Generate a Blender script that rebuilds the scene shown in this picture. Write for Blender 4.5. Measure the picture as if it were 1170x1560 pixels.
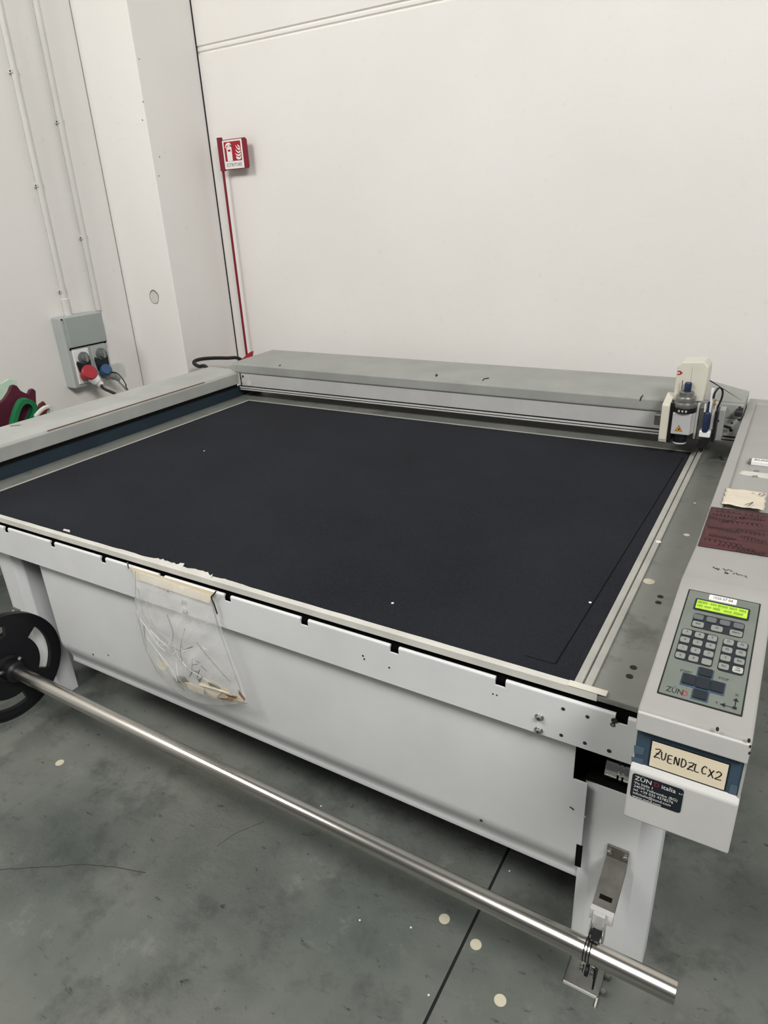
import bpy, math, random
from mathutils import Vector, Matrix, noise as mnoise
random.seed(7)
scene = bpy.context.scene
col = scene.collection
for o in list(bpy.data.objects): bpy.data.objects.remove(o)

# ------------------------------------------------------------------ camera
F_PX = 1029.74
RX = Vector((0.85965908, 0.50865598, -0.04749063))
RY = Vector((0.16913245, -0.37109209, -0.91306346))      # image down
RZ = Vector((-0.48205859, 0.77689108, -0.40504292))      # forward
CAM = Vector((0, 0, 1.71))
cd = bpy.data.cameras.new('camera')
cam = bpy.data.objects.new('camera', cd); col.objects.link(cam)
cd.sensor_fit = 'VERTICAL'; cd.sensor_height = 24; cd.sensor_width = 18; cd.lens = F_PX / 1560 * 24
cd.clip_start = .05; cd.clip_end = 60
m = Matrix.Identity(4)
for i in range(3):
    m[i][0] = RX[i]; m[i][1] = -RY[i]; m[i][2] = -RZ[i]; m[i][3] = CAM[i]
cam.matrix_world = m
scene.camera = cam

# ------------------------------------------------------------------ light
w = bpy.data.worlds.new('hall_daylight'); scene.world = w; w.use_nodes = True
bg = w.node_tree.nodes['Background']
bg.inputs[0].default_value = (.93, .97, 1.0, 1); bg.inputs[1].default_value = .075
def area(name, loc, target, sx, sy, power, color):
    l = bpy.data.lights.new(name, 'AREA'); l.shape = 'RECTANGLE'; l.size = sx; l.size_y = sy; l.energy = power; l.color = color
    o = bpy.data.objects.new(name, l); col.objects.link(o); o.location = loc
    o.rotation_euler = (Vector(target) - Vector(loc)).to_track_quat('-Z', 'Y').to_euler()
    return o
area('window_light', (-2.9, -1.2, 4.9), (-1.6, 2.4, 1.0), 2.2, 1.0, 180, (1, .975, .93))
area('right_fill_light', (2.5, -1.3, 5.0), (-3.2, 2.4, 1.4), 2.2, 1.4, 330, (1, .98, .95))  # fill lamp added on the right to brighten the left wall and pillar
vs = scene.view_settings
vs.view_transform = 'Standard'; vs.look = 'None'; vs.exposure = -0.2; vs.gamma = 1; vs.use_curve_mapping = False

# ------------------------------------------------------------------ helpers
T = .81                                # table surface height
def ray(px, py): return RX * (px - 585) + RY * (py - 780) + RZ * F_PX
def onz(px, py, z=T): r = ray(px, py); return CAM + r * ((z - CAM.z) / r.z)
def ony(px, py, y): r = ray(px, py); return CAM + r * ((y - CAM.y) / r.y)
def onx(px, py, x): r = ray(px, py); return CAM + r * ((x - CAM.x) / r.x)
V3 = Vector
def org(p):
    v = V3((0, 0, 0))
    while p: v = v + p.location; p = p.parent
    return v
class MB:
    def __init__(s): s.v = []; s.f = []
    def quad(s, a, b, c, d): n = len(s.v); s.v += [V3(a), V3(b), V3(c), V3(d)]; s.f.append((n, n+1, n+2, n+3)); return s
    def poly(s, pts): n = len(s.v); s.v += [V3(p) for p in pts]; s.f.append(tuple(range(n, n+len(pts)))); return s
    def box(s, x0, x1, y0, y1, z0, z1):
        n = len(s.v)
        for z in (z0, z1):
            for x, y in ((x0, y0), (x1, y0), (x1, y1), (x0, y1)): s.v.append(V3((x, y, z)))
        s.f += [tuple(n+i for i in q) for q in ((3,2,1,0),(4,5,6,7),(0,1,5,4),(1,2,6,5),(2,3,7,6),(3,0,4,7))]
        return s
    def obox(s, c, U, V, N, a, b, h):     # box centred at c, half sizes a (U), b (V), from 0 to h along N
        n = len(s.v); c = V3(c)
        for z in (0, h):
            for i, j in ((-1,-1),(1,-1),(1,1),(-1,1)): s.v.append(c + U*a*i + V*b*j + N*z)
        s.f += [tuple(n+i for i in q) for q in ((3,2,1,0),(4,5,6,7),(0,1,5,4),(1,2,6,5),(2,3,7,6),(3,0,4,7))]
        return s
    def extr(s, pts, vec):                # polygon (3D points, counter-clockwise seen from +vec) extruded along vec
        n = len(s.v); k = len(pts); vec = V3(vec)
        s.v += [V3(p) for p in pts] + [V3(p) + vec for p in pts]
        s.f.append(tuple(n+i for i in reversed(range(k)))); s.f.append(tuple(n+k+i for i in range(k)))
        for i in range(k): j = (i+1) % k; s.f.append((n+i, n+j, n+k+j, n+k+i))
        return s
    def tube(s, pts, r, n=12, cap=True):
        pts = [V3(p) for p in pts]; k = len(pts); base = len(s.v)
        rs = r if isinstance(r, (list, tuple)) else [r]*k
        t0 = (pts[1]-pts[0]).normalized(); a = V3((0,0,1)) if abs(t0.z) < .9 else V3((1,0,0))
        nn = (a - t0*a.dot(t0)).normalized()
        for i, p in enumerate(pts):
            t = (pts[min(i+1,k-1)] - pts[max(i-1,0)]).normalized()
            nn = (nn - t*nn.dot(t)).normalized(); b = t.cross(nn)
            for j in range(n):
                q = 2*math.pi*j/n; s.v.append(p + nn*rs[i]*math.cos(q) + b*rs[i]*math.sin(q))
        for i in range(k-1):
            for j in range(n):
                j2 = (j+1) % n; s.f.append((base+i*n+j, base+i*n+j2, base+(i+1)*n+j2, base+(i+1)*n+j))
        if cap:
            s.f.append(tuple(base+j for j in reversed(range(n)))); s.f.append(tuple(base+(k-1)*n+j for j in range(n)))
        return s
    def lathe(s, c, ax, prof, n=24):      # prof = [(dist along ax, radius), ...]
        ax = V3(ax).normalized(); c = V3(c)
        return s.tube_prof([(c + ax*d, r) for d, r in prof], ax, n)
    def tube_prof(s, pr, ax, n):
        a = V3((0,0,1)) if abs(ax.z) < .9 else V3((1,0,0))
        u = (a - ax*a.dot(ax)).normalized(); b = ax.cross(u); base = len(s.v); k = len(pr)
        for p, r in pr:
            for j in range(n): q = 2*math.pi*j/n; s.v.append(p + u*r*math.cos(q) + b*r*math.sin(q))
        for i in range(k-1):
            for j in range(n):
                j2 = (j+1) % n; s.f.append((base+i*n+j, base+i*n+j2, base+(i+1)*n+j2, base+(i+1)*n+j))
        s.f.append(tuple(base+j for j in reversed(range(n)))); s.f.append(tuple(base+(k-1)*n+j for j in range(n)))
        return s
    def ribbon(s, pts, wd, N, lift=0):    # flat stroke on a surface with normal N
        pts = [V3(p) for p in pts]; L = []
        for i, p in enumerate(pts):
            t = (pts[min(i+1,len(pts)-1)] - pts[max(i-1,0)])
            sd = N.cross(t); sd = sd.normalized() if sd.length > 1e-9 else V3((1,0,0))
            L.append((p + sd*wd/2 + N*lift, p - sd*wd/2 + N*lift))
        n = len(s.v)
        for a, b in L: s.v += [a, b]
        for i in range(len(L)-1): s.f.append((n+2*i, n+2*i+1, n+2*i+3, n+2*i+2))
        return s
    def build(s, name, mat, parent=None, bevel=0, smooth=False, seg=2, solid=0):
        o_ = org(parent)
        me = bpy.data.meshes.new(name); me.from_pydata([v - o_ for v in s.v], [], s.f); me.update()
        me.materials.append(mat)
        ob = bpy.data.objects.new(name, me); col.objects.link(ob); ob.parent = parent
        if smooth:
            for p in me.polygons: p.use_smooth = True
            try: me.set_sharp_from_angle(angle=math.radians(40))
            except Exception: pass
        if solid:
            md = ob.modifiers.new('solid', 'SOLIDIFY'); md.thickness = solid; md.offset = -1
        if bevel:
            md = ob.modifiers.new('bevel', 'BEVEL'); md.width = bevel; md.segments = seg; md.limit_method = 'ANGLE'; md.angle_limit = math.radians(35)
            md.harden_normals = False
        return ob
def tag(o, label=None, cat=None, group=None, kind=None):
    if label: o['label'] = label
    if cat: o['category'] = cat
    if group: o['group'] = group
    if kind: o['kind'] = kind
    return o
def empty(name, loc, label, cat, group=None):
    o = bpy.data.objects.new(name, None); col.objects.link(o); o.location = loc; o.empty_display_size = .05
    return tag(o, label, cat, group)
def rrect(cx, cy, a, b, r, n=4):          # rounded rectangle outline in 2D, counter-clockwise
    P = []
    for (sx, sy, q0) in ((1,1,0),(-1,1,90),(-1,-1,180),(1,-1,270)):
        for i in range(n+1):
            q = math.radians(q0 + 90*i/n); P.append((cx + sx*(a-r) + r*math.cos(q), cy + sy*(b-r) + r*math.sin(q)))
    return P
def on(fr, u, v, h=0): o_, U, V, N = fr; return o_ + U*u + V*v + N*h
def slab(fr, pts2, h0, h1): return MB().extr([on(fr, u, v, h0) for u, v in pts2], fr[3]*(h1-h0))
def smoothpts(P, n=6):
    out = []
    for i in range(len(P)-1):
        p0, p1, p2, p3 = P[max(i-1,0)], P[i], P[i+1], P[min(i+2,len(P)-1)]
        for k in range(n):
            t = k/n; out.append(.5*((2*p1) + (p2-p0)*t + (2*p0-5*p1+4*p2-p3)*t*t + (3*p1-p0-3*p2+p3)*t**3))
    return out + [P[-1]]
TEXTS = []
def text(body, fr, u, v, size, mat, parent, name='lettering', align='LEFT', h=.0006, rot=0, sx=1):
    cu = bpy.data.curves.new('text', 'FONT'); cu.body = body; cu.size = size; cu.align_x = align; cu.align_y = 'CENTER'; cu.resolution_u = 2
    ob = bpy.data.objects.new('text', cu); col.objects.link(ob)
    U, V = fr[1], fr[2]; c, s_ = math.cos(rot), math.sin(rot)
    U2 = U*c + V*s_; V2 = V*c - U*s_
    M = Matrix.Identity(4); P = on(fr, u, v, h)
    for i in range(3): M[i][0] = U2[i]*sx; M[i][1] = V2[i]; M[i][2] = fr[3][i]; M[i][3] = P[i]
    TEXTS.append((ob, M, mat, parent, name))
def strokes(fr, lines, u, v, sx, sy, wd, mat, parent, name='handwriting', h=.0006):
    b = MB()
    for L in lines: b.ribbon(smoothpts([on(fr, u + a*sx, v + c*sy, h) for a, c in L], 6), wd, fr[3])
    return b.build(name, mat, parent)
def disc(c, N, r, mat, name, parent=None, n=16, h=.0008, U=None, squash=1):
    N = V3(N).normalized(); a = V3((0,0,1)) if abs(N.z) < .9 else V3((1,0,0)); u = (a-N*a.dot(N)).normalized(); v = N.cross(u)
    return MB().extr([V3(c) + u*r*math.cos(2*math.pi*i/n) + v*r*squash*math.sin(2*math.pi*i/n) for i in range(n)], N*h).build(name, mat, parent)

# ------------------------------------------------------------------ materials
def new_mat(name):
    m = bpy.data.materials.new(name); m.use_nodes = True
    return m, m.node_tree.nodes, m.node_tree.links, m.node_tree.nodes['Principled BSDF']
def mix_noise(nd, lk, c1, c2, scale, detail=4, lo=.35, hi=.65, coord=None, stretch=None, rough=.55):
    tc = nd.new('ShaderNodeTexCoord'); n = nd.new('ShaderNodeTexNoise'); n.inputs['Scale'].default_value = scale; n.inputs['Detail'].default_value = detail
    n.inputs['Roughness'].default_value = rough
    if stretch:
        mp = nd.new('ShaderNodeMapping'); mp.inputs['Scale'].default_value = stretch; lk.new(tc.outputs['Object'], mp.inputs[0]); lk.new(mp.outputs[0], n.inputs['Vector'])
    else: lk.new(tc.outputs['Object'], n.inputs['Vector'])
    mr = nd.new('ShaderNodeMapRange'); mr.inputs[1].default_value = lo; mr.inputs[2].default_value = hi; lk.new(n.outputs[0], mr.inputs[0])
    mx = nd.new('ShaderNodeMix'); mx.data_type = 'RGBA'; lk.new(mr.outputs[0], mx.inputs[0])
    for i, c in ((6, c1), (7, c2)):
        if isinstance(c, tuple): mx.inputs[i].default_value = (*c, 1)
        else: lk.new(c, mx.inputs[i])
    return mx.outputs[2], n.outputs[0]
def bump(nd, lk, b, src, strength, dist=.002):
    bp = nd.new('ShaderNodeBump'); bp.inputs['Strength'].default_value = strength; bp.inputs['Distance'].default_value = dist
    lk.new(src, bp.inputs['Height']); lk.new(bp.outputs[0], b.inputs['Normal'])
def paint(name, c, var=.06, rough=.5, metal=0, scale=6, fine=90, bs=.08, spec=.4, coat=0):
    m, nd, lk, b = new_mat(name)
    c1 = tuple(x*(1-var) for x in c); c2 = tuple(min(1, x*(1+var)) for x in c)
    o, _ = mix_noise(nd, lk, c1, c2, scale, 5); lk.new(o, b.inputs['Base Color'])
    b.inputs['Roughness'].default_value = rough; b.inputs['Metallic'].default_value = metal; b.inputs['Specular IOR Level'].default_value = spec
    if bs:
        _, n2 = mix_noise(nd, lk, c1, c2, fine, 3); bump(nd, lk, b, n2, bs, .001)
    return m
def flat(name, c, rough=.5, metal=0, spec=.4): return paint(name, c, .03, rough, metal, 30, 90, 0, spec)

M_wall, nd, lk, b = new_mat('cream_wall_plaster')
o1, _ = mix_noise(nd, lk, (.768, .747, .716), (.798, .778, .751), 1.3, 5)
o2, _ = mix_noise(nd, lk, (.74, .725, .69), o1, 26, 6, .26, .36)
lk.new(o2, b.inputs['Base Color']); b.inputs['Roughness'].default_value = .75
_, n2 = mix_noise(nd, lk, (0,0,0), (1,1,1), 45, 6); bump(nd, lk, b, n2, .25, .003)

M_floor, nd, lk, b = new_mat('worn_concrete')
o1, n1 = mix_noise(nd, lk, (.092, .112, .100), (.188, .194, .174), 1.5, 9, .34, .66, rough=.60)
o2, n2 = mix_noise(nd, lk, (.055, .060, .056), o1, 3.4, 11, .30, .48, rough=.70)
o3, n3 = mix_noise(nd, lk, (.022, .023, .022), o2, 20, 9, .30, .39, stretch=(1, 2.0, 1), rough=.68)
o4, n4 = mix_noise(nd, lk, o3, (.25, .255, .235), 7, 12, .57, .80, rough=.78)
lk.new(o4, b.inputs['Base Color']); b.inputs['Roughness'].default_value = .58; b.inputs['Specular IOR Level'].default_value = .4
# scuffed, pitted patches: fine relief gated by a large mask
_, n5 = mix_noise(nd, lk, (0,0,0), (1,1,1), 26, 12, rough=.78)
_, n6 = mix_noise(nd, lk, (0,0,0), (1,1,1), 1.9, 3)
mr = nd.new('ShaderNodeMapRange'); mr.inputs[1].default_value = .45; mr.inputs[2].default_value = .62; mr.inputs[3].default_value = .12; mr.inputs[4].default_value = 1.0; lk.new(n6, mr.inputs[0])
ml = nd.new('ShaderNodeMath'); ml.operation = 'MULTIPLY'; lk.new(n5, ml.inputs[0]); lk.new(mr.outputs[0], ml.inputs[1])
bump(nd, lk, b, ml.outputs[0], .75, .016)

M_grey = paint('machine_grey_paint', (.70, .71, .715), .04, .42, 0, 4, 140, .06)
M_grey2 = paint('darkened_machine_grey', (.41, .42, .40), .08, .45, 0, 5, 120, .08)  # machine grey darkened for up-facing parts, their shade put into the colour
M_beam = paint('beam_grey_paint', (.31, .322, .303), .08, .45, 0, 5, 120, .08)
M_console = paint('console_grey_paint', (.345, .344, .325), .05, .5, 0, 5, 160, .08)  # console paint toned darker because its top faces up
M_lip = paint('lit_console_grey', (.56, .56, .545), .04, .5, 0, 6, 160, .06)  # same console paint, lighter for front faces; the light is in the colour
M_blue = paint('slate_blue_paint', (.045, .078, .115), .12, .5, 0, 8, 120, .05)
M_blue2 = paint('navy_blue_paint', (.015, .029, .044), .12, .6, 0, 8, 120, .05)
M_black = flat('black_plastic', (.008, .008, .010), .45)
M_dark = flat('black_shade_and_parts', (.004, .004, .004), .8, 0, .1)  # near-black standing in for shade in gaps; also dark shaft and screws
M_rubber = flat('black_rubber', (.012, .012, .014), .6)
M_disc = flat('black_disc_plastic', (.010, .010, .013), .5, 0, .35)
M_beige = paint('beige_edge_tape', (.60, .59, .545), .08, .6, 0, 9, 120, .1)
M_cream = paint('cream_plastic', (.64, .62, .53), .04, .45, 0, 8, 100, 0)
M_white = flat('white_plastic', (.78, .78, .76), .4)
M_paper = paint('cream_paper', (.66, .60, .49), .05, .8, 0, 12, 200, .05)
M_labelp = paint('yellowed_label_paper', (.86, .76, .57), .03, .8, 0, 20, 200, 0)
M_paperw = paint('off_white_tape', (.66, .63, .56), .05, .7, 0, 12, 100, 0)
M_railstrip = paint('grey_beige_strip', (.38, .376, .345), .10, .5, 0, 9, 100, .1)
M_maroon = paint('maroon_sheet', (.070, .018, .020), .18, .6, 0, 14, 150, .05)
M_ink = flat('black_ink', (.012, .012, .015), .6)
M_ink2 = flat('dark_marker_on_maroon', (.022, .008, .010), .6)
M_steel = flat('dull_steel', (.50, .50, .47), .35, 1)
M_chrome = flat('bright_chrome', (.75, .75, .73), .18, 1)
M_dsteel = paint('grey_brushed_plate', (.27, .27, .25), .12, .38, .75, 30, 200, .1)
M_zinc = paint('zinc_bracket', (.22, .215, .19), .15, .42, .7, 25, 200, .1)
M_silver = paint('silver_anodised', (.66, .66, .65), .04, .34, .35, 10, 200, 0)
M_overlay = paint('keypad_overlay_grey_green', (.160, .183, .160), .07, .45, 0, 18, 100, 0)
M_keydark = flat('keypad_dark_field', (.010, .015, .022), .45)
M_key = flat('light_grey_key', (.245, .262, .243), .4)
M_key2 = flat('mid_grey_key', (.115, .132, .132), .4)
M_keywhite = flat('white_key', (.45, .45, .42), .4)
M_red = flat('red_plastic', (.36, .022, .034), .4)
M_redpole = flat('dark_red_enamel', (.20, .008, .022), .4)
M_signred = flat('sign_red', (.36, .006, .022), .5)
M_plugblue = flat('blue_plug_plastic', (.035, .085, .18), .45)
M_toolblue = flat('navy_tool_plastic', (.012, .022, .06), .35)
M_boxgrey = paint('outlet_box_grey', (.40, .43, .415), .04, .5, 0, 6, 100, 0)
M_lidgrey = paint('outlet_lid_grey', (.335, .37, .355), .04, .45, 0, 6, 100, 0)
M_conduit = paint('conduit_painted_grey', (.60, .595, .565), .04, .5, 0, 6, 100, 0)
M_rust = flat('rust_brown', (.16, .085, .055), .8)
M_chip = flat('dark_chip', (.03, .028, .025), .8)
M_keycrack = flat('grey_hairline', (.22, .22, .20), .8)
M_crack = flat('floor_crack', (.05, .05, .048), .9)
M_joint = flat('dark_joint_filler', (.012, .012, .013), .8)
M_dot = flat('cream_paper_dot', (.60, .56, .43), .7)
M_brass = flat('brass', (.55, .40, .20), .35, .8)
M_orange = flat('warning_orange', (.75, .32, .03), .5)
M_green = paint('green_sheet', (.006, .16, .055), .12, .5, 0, 10, 100, 0)
M_mar2 = paint('burgundy_sheet', (.075, .006, .022), .15, .55, 0, 10, 100, 0)
M_brick = flat('brick_red_sheet', (.11, .02, .014), .6)
M_scrap = paint('tan_scrap', (.66, .55, .38), .15, .8, 0, 30, 100, 0)
M_hole = flat('recess_plaster', (.62, .60, .55), .9)

M_plate, nd, lk, b = new_mat('stained_aluminium_plate')
o1, n1 = mix_noise(nd, lk, (.18, .192, .172), (.30, .31, .285), 2.6, 6, .3, .7)
o2, _ = mix_noise(nd, lk, (.15, .16, .145), o1, 9, 8, .3, .45, rough=.65)
lk.new(o2, b.inputs['Base Color']); b.inputs['Metallic'].default_value = .35; b.inputs['Roughness'].default_value = .42

M_mat, nd, lk, b = new_mat('charcoal_felt_mat')
o1, n1 = mix_noise(nd, lk, (.0128, .0140, .0178), (.0178, .0202, .0262), 2.2, 5, .3, .7)
o2, n2 = mix_noise(nd, lk, o1, (.027, .028, .034), 260, 3, .5, .8)
lk.new(o2, b.inputs['Base Color']); b.inputs['Roughness'].default_value = .95; b.inputs['Specular IOR Level'].default_value = .02
b.inputs['Sheen Weight'].default_value = .04; b.inputs['Sheen Roughness'].default_value = .5
bump(nd, lk, b, n2, .35, .001)
M_matcut = flat('mat_cut_line', (.004, .004, .005), .9, 0, .1)

M_tube, nd, lk, b = new_mat('brushed_stainless_tube')
o1, n1 = mix_noise(nd, lk, (.50, .48, .44), (.66, .64, .60), 60, 4, stretch=(.04, 1, 1)); lk.new(o1, b.inputs['Base Color'])
b.inputs['Metallic'].default_value = 1; b.inputs['Roughness'].default_value = .27
bump(nd, lk, b, n1, .05, .001)

M_lcd, nd, lk, b = new_mat('green_lcd')
o1, _ = mix_noise(nd, lk, (.28, .48, .02), (.42, .64, .04), 60, 4, stretch=(1, 2, 1)); lk.new(o1, b.inputs['Base Color']); lk.new(o1, b.inputs['Emission Color'])
b.inputs['Emission Strength'].default_value = .30; b.inputs['Roughness'].default_value = .25
M_lcdink = flat('lcd_segments', (.12, .22, .01), .5)

def film(name, tint, alpha, rough=.15, n_alpha=.25):
    m, nd, lk, b = new_mat(name)
    b.inputs['Base Color'].default_value = (*tint, 1); b.inputs['Roughness'].default_value = rough
    _, n = mix_noise(nd, lk, (0,0,0), (1,1,1), 14, 5)
    mr = nd.new('ShaderNodeMapRange'); mr.inputs[1].default_value = .3; mr.inputs[2].default_value = .75; mr.inputs[3].default_value = alpha; mr.inputs[4].default_value = alpha + n_alpha
    lk.new(n, mr.inputs[0]); lk.new(mr.outputs[0], b.inputs['Alpha'])
    _, n2 = mix_noise(nd, lk, (0,0,0), (1,1,1), 22, 4); bump(nd, lk, b, n2, .7, .008)
    return m
M_film = film('clear_plastic_film', (.90, .90, .89), .10, .10, .24)
M_film2 = film('film_highlight', (.95, .95, .95), .28, .1)  # white for highlights drawn along the bag folds
M_edge = film('film_fold', (.36, .37, .36), .40, .2)
M_clear = film('clear_cover_plastic', (.70, .74, .72), .22, .1, .1)
M_palegreen = film('pale_green_film', (.55, .78, .60), .55, .4, .1)

# ------------------------------------------------------------------ setting
YW, XP, YP, XL = 3.30, -3.10, 2.854, -3.515
GX = -.471                                   # floor joint
fl = MB()
fl.quad((-9, -8, 0), (GX-.004, -8, 0), (GX-.004, 6, 0), (-9, 6, 0)).quad((GX+.004, -8, 0), (9, -8, 0), (9, 6, 0), (GX+.004, 6, 0))
fl.quad((GX-.004, -8, 0), (GX-.004, -8, -.012), (GX-.004, 6, -.012), (GX-.004, 6, 0)).quad((GX+.004, -8, -.012), (GX+.004, -8, 0), (GX+.004, 6, 0), (GX+.004, 6, -.012))
floor = tag(fl.build('floor', M_floor), kind='structure')
MB().box(GX-.004, GX+.004, -8, 6, -.02, -.004).build('joint', M_joint, floor)
# hairline crack in the concrete
cr = [onz(x, y, 0) for x, y in ((-10,1325),(20,1324),(48,1322),(65,1321),(90,1320),(120,1317),(150,1319),(175,1321),(200,1326),(222,1330))]
MB().ribbon([p+V3((0,.004*mnoise.noise(V3((p.x*60,0,0))),0)) for p in smoothpts(cr)], .0028, V3((0,0,1)), .0006).build('crack', M_crack, floor)
cr = [onz(x, y, 0) for x, y in ((330,1290),(355,1272),(382,1260),(402,1252))]
MB().ribbon([p+V3((0,.004*mnoise.noise(V3((p.x*60,0,0))),0)) for p in smoothpts(cr)], .0018, V3((0,0,1)), .0006).build('crack', M_crack, floor)

# back wall with a shallow double groove between its precast panels
gz = 2.567
prof = [(YW, -.02), (YW, gz-.022), (YW+.010, gz-.016), (YW+.010, gz-.010), (YW+.002, gz-.004), (YW+.002, gz+.006), (YW+.008, gz+.012), (YW+.008, gz+.016), (YW, gz+.022), (YW, 4.6), (YW+.2, 4.6), (YW+.2, -.02)]
wb = MB().extr([(-3.7, y, z) for y, z in prof], (13, 0, 0)).build('wall_back', M_wall); tag(wb, kind='structure')
wl = MB().box(XL-.2, XL, -7.5, YW, -.02, 4.6).build('wall_left', M_wall); tag(wl, kind='structure')
pl = MB().box(XL+.001, XP, YP, YW-.001, 0, 4.6).build('pillar', M_wall, bevel=.006); tag(pl, 'square plastered pillar in the corner behind the machine', None, None, 'structure')
MB().box(XL, XL+.0018, YP-.0018, YP, .0, 4.6).build('joint', M_keycrack, pl)
MB().box(XP, XP+.005, YW-.005, YW, 0, 4.6).build('joint', M_joint, pl)
# round knock-out hole in the pillar
hc = ony(235, 453, YP)
MB().lathe(hc + V3((0, -.0005, 0)), (0, -1, 0), [(0, .036), (.0006, .0355)], 20).build('knockout_hole', M_hole, pl, smooth=True)
b = MB()
for i in range(24):
    q0, q1 = 2*math.pi*i/24, 2*math.pi*(i+1)/24
    r0 = .034 + .0012*math.sin(5*q0); r1 = .034 + .0012*math.sin(5*q1)
    th0 = .003 + .006*max(0, math.sin(q0+.3)); th1 = .003 + .006*max(0, math.sin(q1+.3))
    b.quad(*[hc + V3((r*math.cos(q), -.0016, r*math.sin(q))) for q, r in ((q0, r0), (q0, r0+th0), (q1, r1+th1), (q1, r1))])
b.build('hole_shade', M_keycrack, pl)  # grey crescent, wider at the top, drawn as shade to deepen the flat hole
for i, (x, y) in enumerate(((212,90),(218,155),(217,183),(243,239),(242,268))):
    c = onx(x, y, XP) if i > 1 else onx(x, y, XP)
    disc(c, (1,0,0), .004, M_keycrack, 'paint_chip', pl, 7, .0006)

# ------------------------------------------------------------------ the cutting machine
mc = empty('flatbed_cutter', (-1.3, 2.0, 0), 'large grey flatbed cutting machine with charcoal felt bed and travelling beam', 'machine')
X0, X1 = -2.62, -.125
YF, YB = 1.126, 3.02
plate = MB().box(X0-.1, X1, YF, YB, T-.013, T).build('bed_plate', M_plate, mc, bevel=.002)
MB().box(-2.494, -.274, 1.1405, 2.695, T+.0002, T+.004).build('felt_mat', M_mat, mc, bevel=.001)
MB().box(-2.506, -2.4945, 1.145, 2.705, T+.0002, T+.0045).build('mat_edge_strip', M_railstrip, plate)
MB().box(-2.4945, -.274, 2.6955, 2.706, T+.0002, T+.0045).build('mat_edge_strip', M_railstrip, plate)
e1 = MB().box(-.2735, -.2575, 1.139, 2.80, T+.0002, T+.0065).build('edge_rail', M_railstrip, plate, bevel=.001)
e2 = MB().box(-.2535, -.238, 1.139, 2.80, T+.0002, T+.006).build('edge_rail', M_railstrip, plate, bevel=.001)
# worn tape along the front edge, torn towards the mat
random.seed(3)
tp = MB(); n = 260
xs = [-2.66 + (2.66-.222)*i/n for i in range(n+1)]
top = []
for i, x in enumerate(xs):
    t = 1.1425 + .0010*mnoise.noise(V3((x*14, 0, 0)))
    for c, wd, hh in ((-1.62,.05,.003),(-1.45,.10,.007),(-1.33,.05,.008),(-1.20,.06,.004)):
        d = abs(x-c)/wd
        if d < 1: t += hh*min(1, 2*(1-d))*(.7+.9*abs(mnoise.noise(V3((x*45, 3, 0)))))
    top.append(t)
zt = T + .0052
for i in range(n):
    a, c = xs[i], xs[i+1]
    lift0 = zt + max(0, top[i]-1.146)*.6; lift1 = zt + max(0, top[i+1]-1.146)*.6
    tp.quad((a, YF-.0015, zt), (c, YF-.0015, zt), (c, top[i+1], lift1), (a, top[i], lift0))
    tp.quad((a, YF-.0015, T-.0125), (c, YF-.0015, T-.0125), (c, YF-.0015, zt), (a, YF-.0015, zt))
tp.build('edge_tape', M_beige, mc)
MB().box(-.282, -.205, YF-.0025, 1.1415, T+.0068, T+.0074).build('tape_patch', M_paperw, mc)
for x, y, dx, dy in ((96,808,.035,.004),(270,862,.02,.012),(318,880,.006,.012)):
    p = onz(x, y, T+.006); MB().quad(p, p+V3((dx, 0, 0)), p+V3((dx*.9, dy, .006)), p+V3((0, dy, .004))).build('torn_tape', M_beige, mc)
# cut line in the mat and screw heads of the plate
p0, p1, p2 = onz(1041, 697, T+.004), onz(846, 1012, T+.004), onz(800, 999, T+.004)
MB().ribbon([p0, p1], .003, V3((0,0,1)), .0006).ribbon([p1, p2], .002, V3((0,0,1)), .0006).build('cut_line', M_matcut, mc)
for x, y in ((1006,909),(1003,918),(965,1017),(959,1030.5),(1098,697),(1100,700)):
    disc(onz(x, y), (0,0,1), .0075, M_chip, 'countersunk_screw', plate, 12, .0008)

# front apron with notches under its rolled top
AY, AZ0, AZ1 = 1.110, .681, .792
notch = [-2.205, -1.952, -1.704, -1.450, -1.198, -.941, -.681, -.420, -.169]
ap = MB().box(-2.75, -.125, AY, AY+.004, AZ0, AZ1-.020).build('front_apron', M_grey, mc)
edges = [-2.75] + [c for q in notch for c in (q-.012, q+.012)] + [-.125]
for i in range(0, len(edges), 2):
    a, c = edges[i], edges[i+1]
    pts = [(AY, AZ1-.020)] + [(AY+.005-.005*math.cos(q), AZ1-.005+.005*math.sin(q)) for q in (math.radians(d) for d in (0, 30, 60, 90, 130))] + [(AY+.0075, AZ1-.006), (AY+.004, AZ1-.009), (AY+.004, AZ1-.020)]
    MB().extr([(a, y, z) for y, z in reversed(pts)], (c-a, 0, 0)).build('apron_lip', M_grey, ap)
MB().box(-2.7, -.13, AY+.0225, AY+.05, .686, T-.0135).build('apron_gap_shade', M_dark, mc)  # black strip standing in for the shaded hollow behind the lip
MB().box(-2.75, -.125, AY+.004, AY+.024, AZ0, AZ0+.004).build('apron_flange', M_grey, ap)
for x, y in ((822,1092),(821,1112),(281,917),(283,931)):
    c = ony(x, y, AY)
    s = MB().lathe(c, (0,-1,0), [(0, .0095), (.002, .0095), (.003, .0085)], 18).lathe(c, (0,-1,0), [(.003, .0065), (.007, .0062), (.008, .005)], 14).build('bolt', M_steel, ap, smooth=True)
    disc(c + V3((0,-.0081,0)), (0,-1,0), .0028, M_chip, 'hex_socket', ap, 6, .0004)
for x, y, r in ((858,1080,.0042),(895,1092,.0042),(936,1098,.0065),(933.5,1104,.0052),(855,1120,.0042),(891,1132,.0042),(928,1144,.0046),(553,999,.0028),(555,1004,.0026),(593,1017,.0026),(751,1057,.002),(757,1059,.002),(256,901,.0035)):
    disc(ony(x, y, AY), (0,-1,0), r, M_chip, 'drilled_hole', ap, 10, .0006)
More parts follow.
